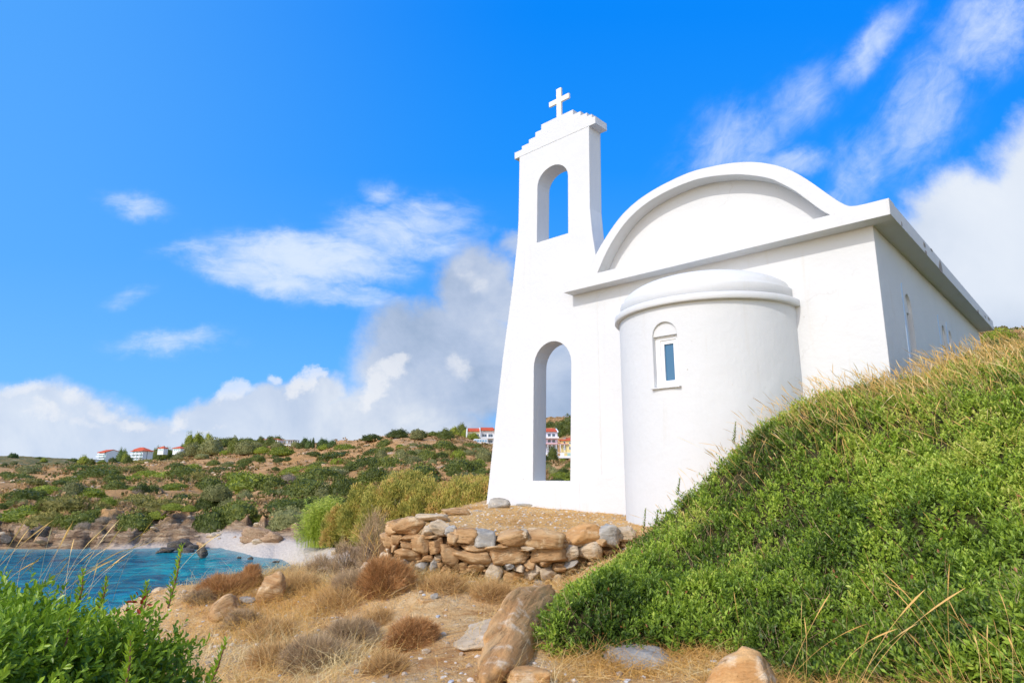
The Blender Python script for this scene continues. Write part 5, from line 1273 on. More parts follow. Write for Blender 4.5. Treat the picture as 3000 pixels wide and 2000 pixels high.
def hillside_bushes():
    cells = {}
    for b in BPLACE: cells.setdefault((zone(b[0]), zone_v(b[1]), b[4]), []).append(b)
    i = 0
    for (z_, v_, k), lst in cells.items():
        lst.sort(key=lambda b: b[0])
        for j, (px, py, w, h, k) in enumerate(lst):
            p = far_ground(px, py); s = math.hypot(p[0], p[1]) / 1915 * (1 + (px - 1500) ** 2 / FPX ** 2 * 0) * 1.0
            s = p[1] / FPX
            pr = proto(k); me = pr[i % len(pr)]; hr = {'d': .5, 'o': .55, 'b': .40, 'h': .26, 'g': .45}[k]
            o = bpy.data.objects.new({'d': 'round_bush', 'o': 'olive_bush', 'b': 'low_bush', 'h': 'heath_mat', 'g': 'dry_bush'}[k], me); COL.objects.link(o)
            W = w * s * 1.30; o.scale = (W, W * .8, h * s * 1.08 / hr); o.location = (p[0], p[1] + W * .25, p[2] - .15 * h * s)
            o.rotation_euler = (0, 0, random.uniform(-.7, .7) + (math.pi if i % 2 else 0))
            lab = WORDS[k] + ' ' + v_ + ' ' + z_
            if len(lst) > 1: lab += ', ' + ordinal(j) + ' from left'
            tag(o, lab, 'bush', 'bushes on the dry hillside'); i += 1
    # smaller ones in between, nothing tells them apart
    n = 0; r = random.Random(9)
    while n < 96:
        px = r.uniform(0, 1120) if n < 60 else r.uniform(1450, 1900) if n < 90 else r.uniform(2920, 3000); py = r.uniform(1335, 1500) if px < 2000 else r.uniform(975, 1040)
        p = far_ground(px, py); 
        if p[2] < -5.5 or math.hypot(p[0], p[1]) > 330: continue
        if fbm(np.array([[p[0] * .05, p[1] * .05]]), 3, 17)[0] < .47: continue
        k = r.choice('dddbboh'); pr = proto(k); me = pr[n % len(pr)]
        o = bpy.data.objects.new('small_bush', me); COL.objects.link(o); W = r.uniform(1.4, 4.2)
        o.scale = (W, W, W * r.uniform(.8, 1.25)); o.location = (p[0], p[1], p[2] - .1 * W); o.rotation_euler = (0, 0, r.uniform(0, 6.28))
        lab = {'d': 'small dark', 'b': 'small bright', 'o': 'small olive', 'h': 'small brownish'}[k] + ' gap-filling bush ' + zone_v(py) + ' ' + zone(px); tag(o, lab, 'bush', lab.replace('bush', 'bushes')); n += 1
hillside_bushes()

def scrub():
    """low tufts too many to count"""
    n = 20000; R = np.exp(RNG.uniform(math.log(58), math.log(560), n)); a = RNG.uniform(rad(-44), rad(44), n); x, y = np.sin(a) * R, np.cos(a) * R
    z = height(x, y); P = np.stack([x, y], 1); k = (z > -5.0) & (fbm(P * .06, 4, 19) + .5 * (RNG.random(n) - .5) * .5 > .44) & ((a < rad(8)) | (a > rad(24)))
    k &= ~((a > rad(24)) & (R < 60))
    x, y, z, R = x[k], y[k], z[k], R[k]; n = len(x); m = 9; w = RNG.uniform(.25, .75, n) * (1 + R / 400)
    c = np.repeat(np.stack([x, y, z], 1), m, 0); W = np.repeat(w, m); D = rand_unit(n * m); D[:, 2] = np.abs(D[:, 2])
    V, F = leaves(c + D * (W * .45)[:, None], unit(D + rand_unit(n * m) * .6), D, W * .75, W * .6, .1)
    T = np.clip(np.repeat(fbm(np.stack([x, y], 1) * .08, 3, 4), m) * 1.3 + .08 + RNG.normal(size=n * m) * .12, 0, 1)
    m_ = foliage('scrub_leaf', [(0.0, (0.035, 0.055, 0.012)), (0.35, (0.09, 0.11, 0.025)), (0.55, (0.19, 0.155, 0.05)), (0.75, (0.36, 0.22, 0.10)), (1.0, (0.46, 0.29, 0.14))], .1, .8)
    tag(np_mesh('scrub', V, F, m_, tint=np.repeat(T, 4)), 'low scrub and dry tufts spread over the far hillside', 'scrub', kind='stuff')
    # loose stones on the slope
    n = 1500; R = np.exp(RNG.uniform(math.log(60), math.log(330), n)); a = RNG.uniform(rad(-42), rad(-8), n); k2 = RNG.random(n) < .12; a = np.where(k2, RNG.uniform(rad(33), rad(44), n), a)
    x, y = np.sin(a) * R, np.cos(a) * R; z = height(x, y); P = np.stack([x, y], 1); k = (z > -7.3) & ((fbm(P * .05, 3, 23) > .56) | ((z < -5) & (RNG.random(n) < .5)) | k2)
    x, y, z = x[k], y[k], z[k]; parts = []
    for i in range(len(x)):
        V1, F1 = SROCK[i % 8]; s = RNG.uniform(.25, 1.1) * (1 + np.hypot(x[i], y[i]) / 500); parts.append((V1 * s * np.array([1.3, 1, .6]) + np.array([x[i], y[i], z[i] + .05]), F1, .5))
    V, F, T = join(parts); tag(np_mesh('hillside_stones', V, F, M_STC, tint=T), 'pale loose stones scattered over the far hillside', 'stones', kind='stuff')
SROCK = [rock_shape(800 + i, (1, 1, 1), 2, planes=9, rough=.06, strata=.03) for i in range(8)]
scrub()

# trees along the ridge
def tree(name, px, py, wpx, hpx, kind, label, group='trees on the ridge', i=0, y=None, crownlift=.12):
    p = far_ground(px, py) if y is None else at(px, py, y)
    s = p[1] / FPX * (1.34 if i < 80 else 1.05); w, h = wpx * s, hpx * s
    root = empty(name, p - np.array([0, 0, .3]), 0, label, 'tree', group)
    pr = proto(kind); hr = {'p': .85, 'y': .85, 'e': .70, 'o': .55, 'd': .5, 'b': .4, 'c': 3.2}[kind]
    c = bpy.data.objects.new('crown', pr[i % len(pr)]); COL.objects.link(c); c.parent = root
    c.location = (0, 0, h * crownlift); c.scale = (w * 1.05, w * .9, h * (1.05 - crownlift) / hr); c.rotation_euler = (0, 0, i * 1.3)
    t = bpy.data.objects.new('trunk', trunk_mesh(h * .75, max(.10, w * .035), i)); COL.objects.link(t); t.parent = root
    return root
Z2 = [(65, 655, 135, 150, 'e', 'dark round tree beside the balcony hotel'), (200, 545, 120, 115, 'y', 'yellow-green tree between the two small villas'), (435, 495, 62, 120, 'p', 'narrow grey-green tree right of the small villa'), (545, 500, 125, 190, 'y', 'tallest yellow-green tree on the ridge'), (640, 490, 130, 170, 'y', 'yellow-green tree in the middle of the tall group'), (700, 480, 110, 150, 'y', 'yellow-brown tree at the right of the tall group'),
      (840, 435, 130, 135, 'y', 'rounded autumn-yellow tree on the skyline'), (1030, 395, 170, 90, 'e', 'brownish domed tree on the skyline'), (1185, 395, 180, 105, 'e', 'dark domed tree on the skyline beside the brownish one'), (1345, 375, 95, 85, 'p', 'small dark pine standing alone on the skyline'), (620, 600, 230, 150, 'o', 'olive grey tree below the tall yellow-green group'), (880, 590, 320, 190, 'o', 'broad olive grey tree, widest on the ridge'),
      (1080, 450, 220, 90, 'o', 'olive tree below the domed skyline trees'), (1230, 570, 150, 180, 'e', 'dark green upright tree among the olives'), (1400, 575, 270, 160, 'o', 'pale silvery olive tree right of the dark upright tree'), (1450, 410, 270, 75, 'e', 'wide flat dark tree on the skyline'), (1640, 430, 100, 95, 'e', 'dark tree left of the red roof on the ridge'), (1775, 480, 170, 120, 'e', 'dark tree below the red roof on the ridge'), (1785, 385, 95, 85, 'e', 'round dark tree in front of the red roof'),
      (1895, 440, 180, 100, 'e', 'dark tree left of the concrete frame house'), (1910, 510, 170, 95, 'o', 'olive tree below the concrete frame house'), (2160, 475, 110, 72, 'o', 'low olive tree right of the concrete frame house'), (2250, 485, 100, 80, 'e', 'dark low tree further right of the concrete frame house'), (2310, 455, 100, 90, 'p', 'light pine on the skyline right of the frame house'), (1960, 590, 300, 95, 'b', 'bright bushy tree row below the frame house'), (430, 660, 210, 95, 'o', 'grey-green bushy tree below the small villa'),
      (740, 640, 180, 60, 'o', 'small grey bushy tree below the broad olive'), (1120, 590, 180, 60, 'b', 'green bushy tree under the dark upright one'), (300, 600, 160, 90, 'e', 'dark tree in front of the small villa'), (190, 640, 130, 90, 'e', 'dark low tree left of the small villa'), (1560, 500, 170, 90, 'o', 'olive tree between the silvery olive and the dark trees'), (1660, 560, 200, 70, 'b', 'low green tree below the dark tree group')]
for i, (x, y, w, h, k, lb) in enumerate(Z2): tree({'y': 'deciduous_tree', 'p': 'pine_tree', 'o': 'olive_tree', 'e': 'round_tree', 'b': 'bushy_tree'}[k], 450 + x / 5.227, 1220 + y / 5.227, w / 5.227, h / 5.227, k, lb, i=i)
Z3t = [(72, 405, 34, 100, 'c', 'tall cypress on the skyline beside the mast'), (132, 408, 24, 68, 'c', 'shorter cypress on the skyline'), (195, 390, 115, 85, 'p', 'spreading pine right of the cypresses'), (310, 385, 100, 66, 'p', 'small pine right of the spreading pine'), (20, 405, 70, 85, 'p', 'pine left of the tall cypress'), (230, 410, 160, 50, 'b', 'bright bush-like tree below the pines'),
       (1140, 270, 190, 88, 'e', 'round dark tree on the bare crest'), (820, 300, 240, 62, 'd', 'low dark tree left on the bare crest'), (1375, 280, 140, 95, 'o', 'grey-green tree beside the pale wall on the crest'), (1445, 265, 90, 60, 'e', 'small dark tree right of the grey-green one'), (1575, 245, 130, 44, 'e', 'flat dark tree between crest and houses'), (1730, 295, 180, 105, 'e', 'full green tree left of the row houses'),
       (1835, 245, 130, 84, 'y', 'russet tree left of the row houses'), (1940, 240, 110, 110, 'e', 'dark tree directly left of the row houses'), (1980, 258, 80, 70, 'b', 'bright tree at the corner of the row houses'), (2260, 310, 90, 90, 'o', 'grey-green tree in front of the row houses'), (2080, 290, 130, 60, 'y', 'yellowish tree above the white bus'), (2300, 140, 90, 24, 'e', 'tree tops behind the roof of the row houses')]
for i, (x, y, w, h, k, lb) in enumerate(Z3t): tree({'y': 'deciduous_tree', 'p': 'pine_tree', 'o': 'olive_tree', 'e': 'round_tree', 'b': 'bushy_tree', 'c': 'cypress_tree', 'd': 'round_tree'}[k], 900 + x / 4.276, 1220 + y / 4.276, w / 4.276, h / 4.276, k, lb, i=40 + i)
Z0 = [(1860, 700, 150, 190, 'p', 'dark conifer right of the white slab hotel'), (1920, 700, 130, 130, 'y', 'yellow-green tree between the two hotels'), (1720, 715, 120, 90, 'e', 'dark round tree at the foot of the white slab hotel'), (1960, 720, 130, 110, 'e', 'green tree below the balcony hotel'), (1400, 730, 110, 90, 'e', 'tree hiding the low white annex'), (1280, 720, 150, 110, 'y', 'light green tree left of the low annex'), (1330, 650, 90, 40, 'p', 'pine on the far skyline left of the slab hotel'),
      (2110, 660, 80, 120, 'p', 'dark conifer in front of the balcony hotel'), (2300, 500, 100, 80, 'y', 'yellow tree above the balcony hotel'), (1120, 660, 170, 50, 'e', 'low trees on the far skyline behind the white canopy'), (190, 630, 110, 70, 'p', 'pine on the far left skyline'), (265, 605, 40, 50, 'p', 'small pine on the small hilltop far left'), (70, 770, 90, 60, 'e', 'dark tree low at the far left'), (600, 625, 110, 30, 'e', 'low tree on the far skyline above the palms'),
      (210, 740, 100, 60, 'o', 'bush-like tree on the far left plain'), (670, 700, 90, 60, 'y', 'light green tree behind the palms'), (1560, 715, 160, 50, 'y', 'light green hedge tree before the slab hotel'), (2200, 665, 120, 50, 'e', 'dark shrub tree at the balcony hotel entrance'), (2280, 650, 90, 60, 'y', 'light tree right of the balcony hotel')]
for i, (x, y, w, h, k, lb) in enumerate(Z0): tree({'y': 'deciduous_tree', 'p': 'pine_tree', 'o': 'olive_tree', 'e': 'round_tree'}[k], x / 5.227, 1220 + y / 5.227, w / 5.227, h / 5.227, k, lb, i=80 + i, group='trees around the hotels')
tree('olive_tree', 1668, 1285, 70, 46, 'e', 'dark olive grove tree behind the houses seen through the arch', i=3, y=330); tree('olive_tree', 1640, 1268, 60, 26, 'o', 'pale olive on the hill seen through the arch', i=4, y=360); tree('olive_tree', 1612, 1262, 40, 20, 'e', 'dark tree top left in the arch opening', i=5, y=360)
tree('round_tree', 1620, 1352, 26, 34, 'e', 'small green tree under the balustrade seen through the arch', i=6, y=205)

def palm(px, py, h_px, label):
    p = far_ground(px, py); s = p[1] / FPX; h = h_px * s; r = empty('palm_tree', p, 0, label, 'palm tree', 'palm trees on the far plain')
    bm = bmesh.new(); tube(bm, (0, 0, -.3), (0, 0, h * .68), h * .05, h * .035, 8); bm_obj('trunk', bm, M_BARK, r)
    n = 46; a = RNG.uniform(0, 6.28, n); e = RNG.uniform(-.1, 1.1, n); d = unit(np.stack([np.cos(a), np.sin(a), e], 1))
    V, F = ribbons(np.tile([0, 0, h * .66], (n, 1)), d, np.tile([0, 0, -.5], (n, 1)), np.full(n, h * .45), [h * .03, h * .1, h * .1, h * .07, h * .02], 4)
    np_mesh('crown', V, F, M_PINE, r, tint=np.full(len(V), .5))
palm(109, 1371, 20, 'palm tree beside the yellow and blue parasols'); palm(168, 1369, 17, 'middle one of the three palm trees'); palm(194, 1365, 15, 'palm tree at the left side of the white canopy')

# tamarisk thicket and reeds behind the beach
def tamarisk(px, py, wpx, hpx, y, label, seed):
    p = at(px, py, y); s = y / FPX; w, h = wpx * s, hpx * s; r = np.random.default_rng(seed)
    root = empty('tamarisk_tree', p, 0, label, 'tree', 'tamarisk trees behind the beach')
    n = 24000; D = unit(r.normal(size=(n, 3))); D[:, 2] = np.abs(D[:, 2]) * .9 + .02; D = unit(D)
    lob = np.clip(.62 + .75 * fbm(D * 2.6 + seed, 4, seed), .4, 1.3); S = np.array([w / 2, w / 2.6, h * .95])
    pos = D * S * lob[:, None] * (1 - .30 * r.random(n)[:, None] ** 1.5)
    ax = unit(D * .5 + r.normal(size=(n, 3)) * .45 + np.array([.1, 0, .55])); L = r.uniform(.10, .30, n)
    V, F = leaves(pos, ax, unit(r.normal(size=(n, 3))), L, L * .26, .05)
    T = np.clip(.58 + (fbm(pos * 1.4 + seed, 3, 3) - .5) * 1.9 + r.normal(size=n) * .16 + (lob - .98) * .9, 0, 1)
    np_mesh('crown', V, F, M_TAMA, root, tint=np.repeat(T, 4))
    bm = bmesh.new(); rr = random.Random(seed)
    for i in range(26):
        a = rr.uniform(0, 6.28); q = rr.uniform(.3, .85); e = Vector((math.cos(a) * w / 2 * q, math.sin(a) * w / 2.6 * q, h * (1 - q * q * .5) * .8)); m_ = e * .5 + Vector((rr.uniform(-.3, .3), rr.uniform(-.3, .3), h * .12))
        tube(bm, (rr.uniform(-.3, .3), rr.uniform(-.3, .3), -.4), m_, .07, .045, 5); tube(bm, m_, e, .045, .012, 5)
    bm_obj('trunk', bm, M_GREYBARK, root)
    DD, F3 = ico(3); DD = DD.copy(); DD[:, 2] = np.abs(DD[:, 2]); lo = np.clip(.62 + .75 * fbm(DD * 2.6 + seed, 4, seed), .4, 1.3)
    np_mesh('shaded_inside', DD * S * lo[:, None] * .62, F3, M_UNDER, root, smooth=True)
M_GREYBARK = simple('grey_bark', (0.30, 0.25, 0.19), 0.9, 0.1)
tamarisk(1140, 1590, 210, 185, 47, 'tallest yellow-olive tamarisk, right of the bright reeds', 1)
tamarisk(1060, 1570, 130, 150, 49, 'tamarisk touching the right side of the reeds', 2)
tamarisk(1250, 1590, 190, 165, 46, 'second tamarisk behind the left end of the terrace', 3)
tamarisk(1340, 1590, 190, 175, 45, 'third tamarisk, feathery and yellow, behind the terrace', 4)
tamarisk(1430, 1590, 190, 180, 44, 'tamarisk partly hidden by the foot of the bell wall', 5)
tamarisk(1200, 1500, 220, 110, 56, 'tamarisk in the back row behind the tallest one', 6)
tamarisk(1380, 1500, 230, 105, 55, 'tamarisk in the back row near the bell wall', 7)
tamarisk(1000, 1600, 110, 120, 50, 'dark tamarisk in shade between reeds and terrace corner', 8)

def reeds():
    p = at(945, 1592, 63); s = 63 / FPX; root = empty('reed_bed', p, 0, 'clump of bright yellow-green giant reeds at the end of the beach', 'reeds')
    n = 420; x = RNG.normal(size=n) * 26 * s * 1.0; x = np.clip(x, -70 * s, 62 * s); y = RNG.uniform(-1, 1.4, n); hh = np.interp(x / s, [-75, -40, 0, 30, 70], [60, 100, 138, 145, 120]) * s * RNG.uniform(.72, 1.04, n)
    R = np.stack([x, y, np.full(n, -.3)], 1); d = unit(np.stack([RNG.normal(size=n) * .10 - .05, RNG.normal(size=n) * .1, np.ones(n)], 1))
    bend = np.stack([-.08 + RNG.normal(size=n) * .08, RNG.normal(size=n) * .05, -.05 + 0 * x], 1)
    V, F = ribbons(R, d, bend, hh, [.035, .033, .03, .022, .01], 4); parts = [(V, F, np.repeat(RNG.uniform(.4, .8, n), 10))]
    for k in range(16):
        t = RNG.uniform(.18, 1.0, n); pos = R + d * (hh * t)[:, None] + bend * (hh * t * t)[:, None]
        a = RNG.uniform(0, 6.28, n); dd = unit(np.stack([np.cos(a), np.sin(a), np.full(n, 1.1)], 1)); 
        V, F = ribbons(pos, dd, np.tile([0, 0, -.65], (n, 1)) + dd * .1, RNG.uniform(.45, .9, n), [.03, .05, .045, .03, .006], 4)
        parts.append((V, F, np.repeat(np.clip(.30 + t * .45 + RNG.normal(size=n) * .12, 0, 1), 10)))
    V, F, T = join(parts); np_mesh('canes', V, F, M_REED, root, tint=T)
    n = 7; R = np.stack([RNG.uniform(10, 60, n) * s, RNG.uniform(-1, 0, n), RNG.uniform(60, 90, n) * s], 1)
    V, F = ribbons(R, unit(np.tile([.7, 0, .6], (n, 1)) + RNG.normal(size=(n, 3)) * .2), np.tile([0, 0, -.1], (n, 1)), np.full(n, 1.5), [.03, .03, .12, .16, .03], 4)
    np_mesh('plume', V, F, M_DRYTWIG, root, tint=np.full(len(V), .7))
reeds()

# two trees with a character of their own
def lone_olive():
    p = far_ground(632, 1490); s = p[1] / FPX; w, h = 84 * s, 64 * s; r = empty('olive_tree', p, 0, 'lone umbrella-shaped olive tree above the beach with a bare bent trunk', 'tree')
    c = bpy.data.objects.new('crown', crown_mesh('olive_crown', 33, 3200, .42, .25, .045, M_BUSH_O, fs=2.4)); COL.objects.link(c); c.parent = r; c.location = (0, 0, h * .35); c.scale = (w, w * .85, h * .65 / .42)
    bm = bmesh.new(); tube(bm, (-.35 * w, 0, -.4), (-.22 * w, 0, h * .35), .16, .12, 7)
    for e in ((-.38 * w, .1, h * .6), (-.05 * w, -.2, h * .62), (.15 * w, .2, h * .55), (-.25 * w, -.3, h * .7)): tube(bm, (-.22 * w, 0, h * .33), e, .09, .03, 6)
    bm_obj('trunk', bm, M_BARK, r)
    p = far_ground(500, 1522); s = p[1] / FPX; r = empty('wind_bent_tree', p, 0, 'wind-bent juniper with a bare dark leaning trunk above the cliff', 'tree')
    bm = bmesh.new(); L = 60 * s
    for a, b, q0, q1 in (((-.62 * L, 0, 0), (-.2 * L, 0, .38 * L), .14, .1), ((-.2 * L, 0, .38 * L), (.2 * L, 0, .5 * L), .1, .06), ((-.2 * L, 0, .38 * L), (.1 * L, .2, .3 * L), .06, .03), ((.2 * L, 0, .5 * L), (.6 * L, .1, .55 * L), .06, .02), ((-.4 * L, 0, .2 * L), (-.7 * L, .1, .45 * L), .06, .02)): tube(bm, a, b, q0, q1, 6)
    bm_obj('trunk', bm, M_BARK, r)
    for (dx, dz, sx, sz, i) in ((-.75 * L, .02, 1.1 * L, .32 * L, 0), (.0, .42 * L, 1.2 * L, .28 * L, 1), (.75 * L, .35 * L, .8 * L, .26 * L, 0)):
        c = bpy.data.objects.new('crown', proto('b')[i]); COL.objects.link(c); c.parent = r; c.location = (dx, .3, dz); c.scale = (sx, sx * .5, sz / .4)
lone_olive()

# ------------------------------------------------------------------ buildings on the hill
M_WALLW = simple('white_wall', (0.78, 0.79, 0.80), 0.8, 0.2, 0, 1, 0.03); M_WALLY = simple('yellow_wall', (0.80, 0.66, 0.30), 0.8, 0.2, 0, 1, 0.04); M_WALLL = simple('lilac_wall', (0.66, 0.66, 0.80), 0.8, 0.2)
M_WALLP = simple('pale_yellow_wall', (0.80, 0.74, 0.48), 0.8, 0.2); M_ROOF = simple('red_roof_tiles', (0.60, 0.11, 0.045), 0.8, 0.2, 0.6, 3, 0.25); M_WIN = simple('dark_window', (0.05, 0.08, 0.13), 0.15, 0.6); M_BWIN = simple('blue_window', (0.16, 0.34, 0.50), 0.15, 0.6)
M_RAIL = simple('balcony_white', (0.76, 0.80, 0.82), 0.6, 0.3); M_GREENG = simple('greenish_shade', (0.36, 0.56, 0.52), 0.5, 0.4); M_CONCW = simple('weathered_concrete', (0.34, 0.29, 0.24), 0.9, 0.1, 0.3, 3, 0.2); M_DARK = simple('dark_opening', (0.03, 0.03, 0.035), 0.9, 0.1)
M_TENT = simple('white_canvas', (0.80, 0.80, 0.80), 0.7, 0.2); M_YEL = simple('yellow_canvas', (0.80, 0.60, 0.04), 0.7, 0.2); M_BLU = simple('blue_canvas', (0.03, 0.16, 0.50), 0.7, 0.2)

def place(px, py, y, rz, name, label, cat, group=None):
    return empty(name, at(px, py, y), rz, label, cat, group), y / FPX
def roof_gable(name, x0, x1, y0, y1, z0, hr, mat, parent, over=.4, t=.18):
    """ridge along x"""
    bm = bmesh.new(); ym = (y0 + y1) / 2
    prism(bm, [(y0 - over, z0 - .1), (ym, z0 + hr), (y1 + over, z0 - .1), (y1 + over, z0 - .1 + t), (ym, z0 + hr + t), (y0 - over, z0 - .1 + t)], [], lambda a, b, q: (q, a, b), x0 - over, x1 + over)
    return bm_obj(name, bm, mat, parent)
def roof_hip(name, x0, x1, y0, y1, z0, hr, mat, parent, over=.5):
    bm = bmesh.new(); w = min(x1 - x0, y1 - y0) / 2; a = [(x0 - over, y0 - over), (x1 + over, y0 - over), (x1 + over, y1 + over), (x0 - over, y1 + over)]
    xm0, xm1 = x0 + w, x1 - w
    if xm1 <= xm0: xm0 = xm1 = (x0 + x1) / 2; xm1 += .01
    ym = (y0 + y1) / 2
    b = [bm.verts.new((*q, z0)) for q in a]; b2 = [bm.verts.new((*q, z0 + .15)) for q in a]; r0 = bm.verts.new((xm0, ym, z0 + hr)); r1 = bm.verts.new((xm1, ym, z0 + hr))
    bm.faces.new(b[::-1])
    for i in range(4): bm.faces.new((b[i], b[(i + 1) % 4], b2[(i + 1) % 4], b2[i]))
    bm.faces.new((b2[0], b2[1], r1, r0)); bm.faces.new((b2[1], b2[2], r1)); bm.faces.new((b2[2], b2[3], r0, r1)); bm.faces.new((b2[3], b2[0], r0))
    return bm_obj(name, bm, mat, parent)
def win(parent, x, z, w, h, y, mat=None, frame=True):
    o = boxo('window', (x - w / 2, x + w / 2, y - .06, y + .05, z, z + h), M_RAIL, parent)
    n = max(1, int(w / .8)); pw = (w - .12) / n
    bm = bmesh.new()
    for i in range(n): bx(bm, x - w / 2 + .06 + i * pw + .03, x - w / 2 + .06 + (i + 1) * pw - .03, y - .09, y - .061, z + .08, z + h - .08)
    bm_obj('pane', bm, mat or M_WIN, o); return o
def hotels():
    # slab hotel
    r, s = place(298, 1352, 610, rad(-32), 'hotel', 'white four storey slab hotel with stepped balconies and a blank gable', 'hotel')
    D_, W_, H = 36 * s / .88, 40 * s, 27 * s; fl = H / 4
    bm = bmesh.new(); prism(bm, [(0, -1), (D_, -1), (D_, H), (D_ * .45, H * 1.24), (0, H)], [], lambda a, b, q: (q, a, b), -W_ / 2, W_ / 2); bm_obj('wall', bm, M_WALLW, r)
    bm = bmesh.new(); prism(bm, [(-1.8, H - .6), (D_ * .45, H * 1.24), (D_ * .45, H * 1.24 + .5), (-1.8, H + .0)], [], lambda a, b, q: (q, a, b), -W_ / 2 - .3, W_ / 2 + .3); prism(bm, [(D_ * .45, H * 1.24 + .02), (D_ + .8, H - .3), (D_ + .8, H + .1), (D_ * .45, H * 1.24 + .48)], [], lambda a, b, q: (q, a, b), -W_ / 2 - .3, W_ / 2 + .3); bm_obj('roof', bm, M_ROOF, r)
    for f in range(4):
        dep = (1.5, 1.0, 2.2, 1.3)[f]; b = boxo('balcony', (-W_ / 2, W_ / 2, -dep - .4, -.01, f * fl - .05, f * fl + .15), M_RAIL, r); boxo('railing', (-W_ / 2, W_ / 2, -dep - .4, -dep - .3, f * fl + .151, f * fl + .9), M_RAIL, b)
        for k in range(6): win(r, -W_ / 2 + (k + .5) * W_ / 6, f * fl + .3, 1.6, fl * .62, 0, M_GREENG)
    r, s = place(268, 1357, 600, rad(-32), 'annex', 'low white glazed annex left of the slab hotel', 'building')
    boxo('wall', (-6, 5, 0, 6, -1, 3.4), M_WALLW, r); boxo('roof', (-6.4, 5.4, -.6, 6.3, 3.41, 3.8), M_WALLW, r)
    for k in range(5): win(r, -5 + k * 2.2, .8, 1.7, 1.9, 0, M_GREENG)
    # balcony hotel
    r, s = place(400, 1349, 470, rad(-28), 'hotel', 'white hotel with red hipped roofs and a facade full of balconies', 'hotel')
    W_, D_, H = 52 * s, 30 * s, 27 * s; fl = H / 3
    boxo('wall', (-W_ / 2, W_ / 2, 0, D_, -2, H), M_WALLW, r); roof_hip('roof', -W_ / 2, W_ / 2 + .5, -1, D_, H + .01, 2.2, M_ROOF, r); boxo('upper_wall', (-W_ / 2 - 2, -W_ / 2 + 8, D_ * .3, D_, H * .8, H + 1.2), M_WALLW, r); roof_hip('upper_roof', -W_ / 2 - 2, -W_ / 2 + 8, D_ * .3, D_, H + 1.21, 1.8, M_ROOF, r)
    for f in range(3):
        for k in range(3):
            xa = -W_ / 2 + k * W_ / 3 + .3; b = boxo('balcony', (xa, xa + W_ / 3 - .6, -1.6, -.01, f * fl - .05, f * fl + .12), M_RAIL, r); boxo('railing', (xa, xa + W_ / 3 - .6, -1.6, -1.5, f * fl + .121, f * fl + .95), M_RAIL, b)
            win(r, xa + W_ / 6 - .3, f * fl + .3, 2.4, fl * .62, 0, M_GREENG)
    boxo('drainpipe', (W_ / 2 + .001, W_ / 2 + .12, D_ * .4, D_ * .4 + .25, 0, H), M_DARK, r)
    for px, w, lb in ((470, 24, 'small white villa with a red pyramid roof beside the balcony hotel'), (517, 32, 'small white villa with a wide red hipped roof left of the yellow-green trees')):
        r, s = place(px, 1322, 430, rad(-15), 'villa', lb, 'house', 'small villas by the trees'); W_ = w * s
        boxo('wall', (-W_ * .42, W_ * .42, 0, W_ * .7, -2, 9 * s), M_WALLW, r); roof_hip('roof', -W_ * .42, W_ * .42, 0, W_ * .7, 9 * s + .01, 6 * s, M_ROOF, r, over=W_ * .09); boxo('chimney', (-.3, .4, W_ * .4, W_ * .4 + .6, 9 * s + 4 * s, 9 * s + 7.6 * s), M_CONCW, r)
        for k in (-1, 0, 1): win(r, k * W_ * .24, 2 * s, W_ * .16, 5 * s, 0, M_GREENG)
    # house with red roof on the ridge, and the unfinished frame
    r, s = place(795, 1296, 400, rad(-5), 'villa', 'house on the ridge with a long low red roof behind a round tree', 'house'); W_ = 40 * s
    boxo('wall', (-W_ / 2, W_ / 2, 0, 7, -1, 9 * s), M_WALLW, r); roof_hip('roof', -W_ / 2, W_ / 2, 0, 7, 9 * s + .01, 4 * s, M_ROOF, r, over=.8); win(r, 4.5 * s, 2 * s, 6 * s, 4 * s, 0); win(r, -9 * s, 2 * s, 6 * s, 4 * s, 0)
    r, s = place(843, 1313, 385, rad(-12), 'unfinished_house', 'unfinished white house with a bare concrete column frame on top', 'house')
    W_ = 31 * s; boxo('wall', (-W_ / 2 - .8, W_ / 2 - 1.2, 0, 6, -2, 13 * s), M_WALLW, r); boxo('window', (W_ * .1, W_ * .22, -.05, .05, 5 * s, 9 * s), M_DARK, r); boxo('window', (-W_ * .3, -W_ * .18, -.05, .05, 5 * s, 9 * s), M_DARK, r)
    boxo('floor_slab', (-W_ / 2 - .4, W_ / 2 + .6, -.4, 6.5, 13 * s + .01, 14.2 * s), M_CONCW, r)
    for k in range(5):
        for yy in (-.2, 6.0): boxo('column', (-W_ / 2 + k * W_ / 4.2, -W_ / 2 + k * W_ / 4.2 + .35, yy, yy + .35, 14.21 * s, 23 * s), M_CONCW, r)
    boxo('roof_slab', (-W_ / 2 - .4, W_ / 2 + .6, -.4, 6.5, 23.01 * s, 24.4 * s), M_CONCW, r)
    r, s = place(916, 1312, 350, 0, 'lattice_mast', 'thin antenna mast on the skyline beside the tall cypress', 'mast')
    bm = bmesh.new(); tube(bm, (0, 0, -1), (0, 0, 26 * s), .12, .07, 6); bx(bm, -.9, .9, -.05, .05, 24 * s, 24 * s + .15); bx(bm, -.6, .6, -.05, .05, 21 * s, 21 * s + .15); bm_obj('pole', bm, M_CONCW, r)
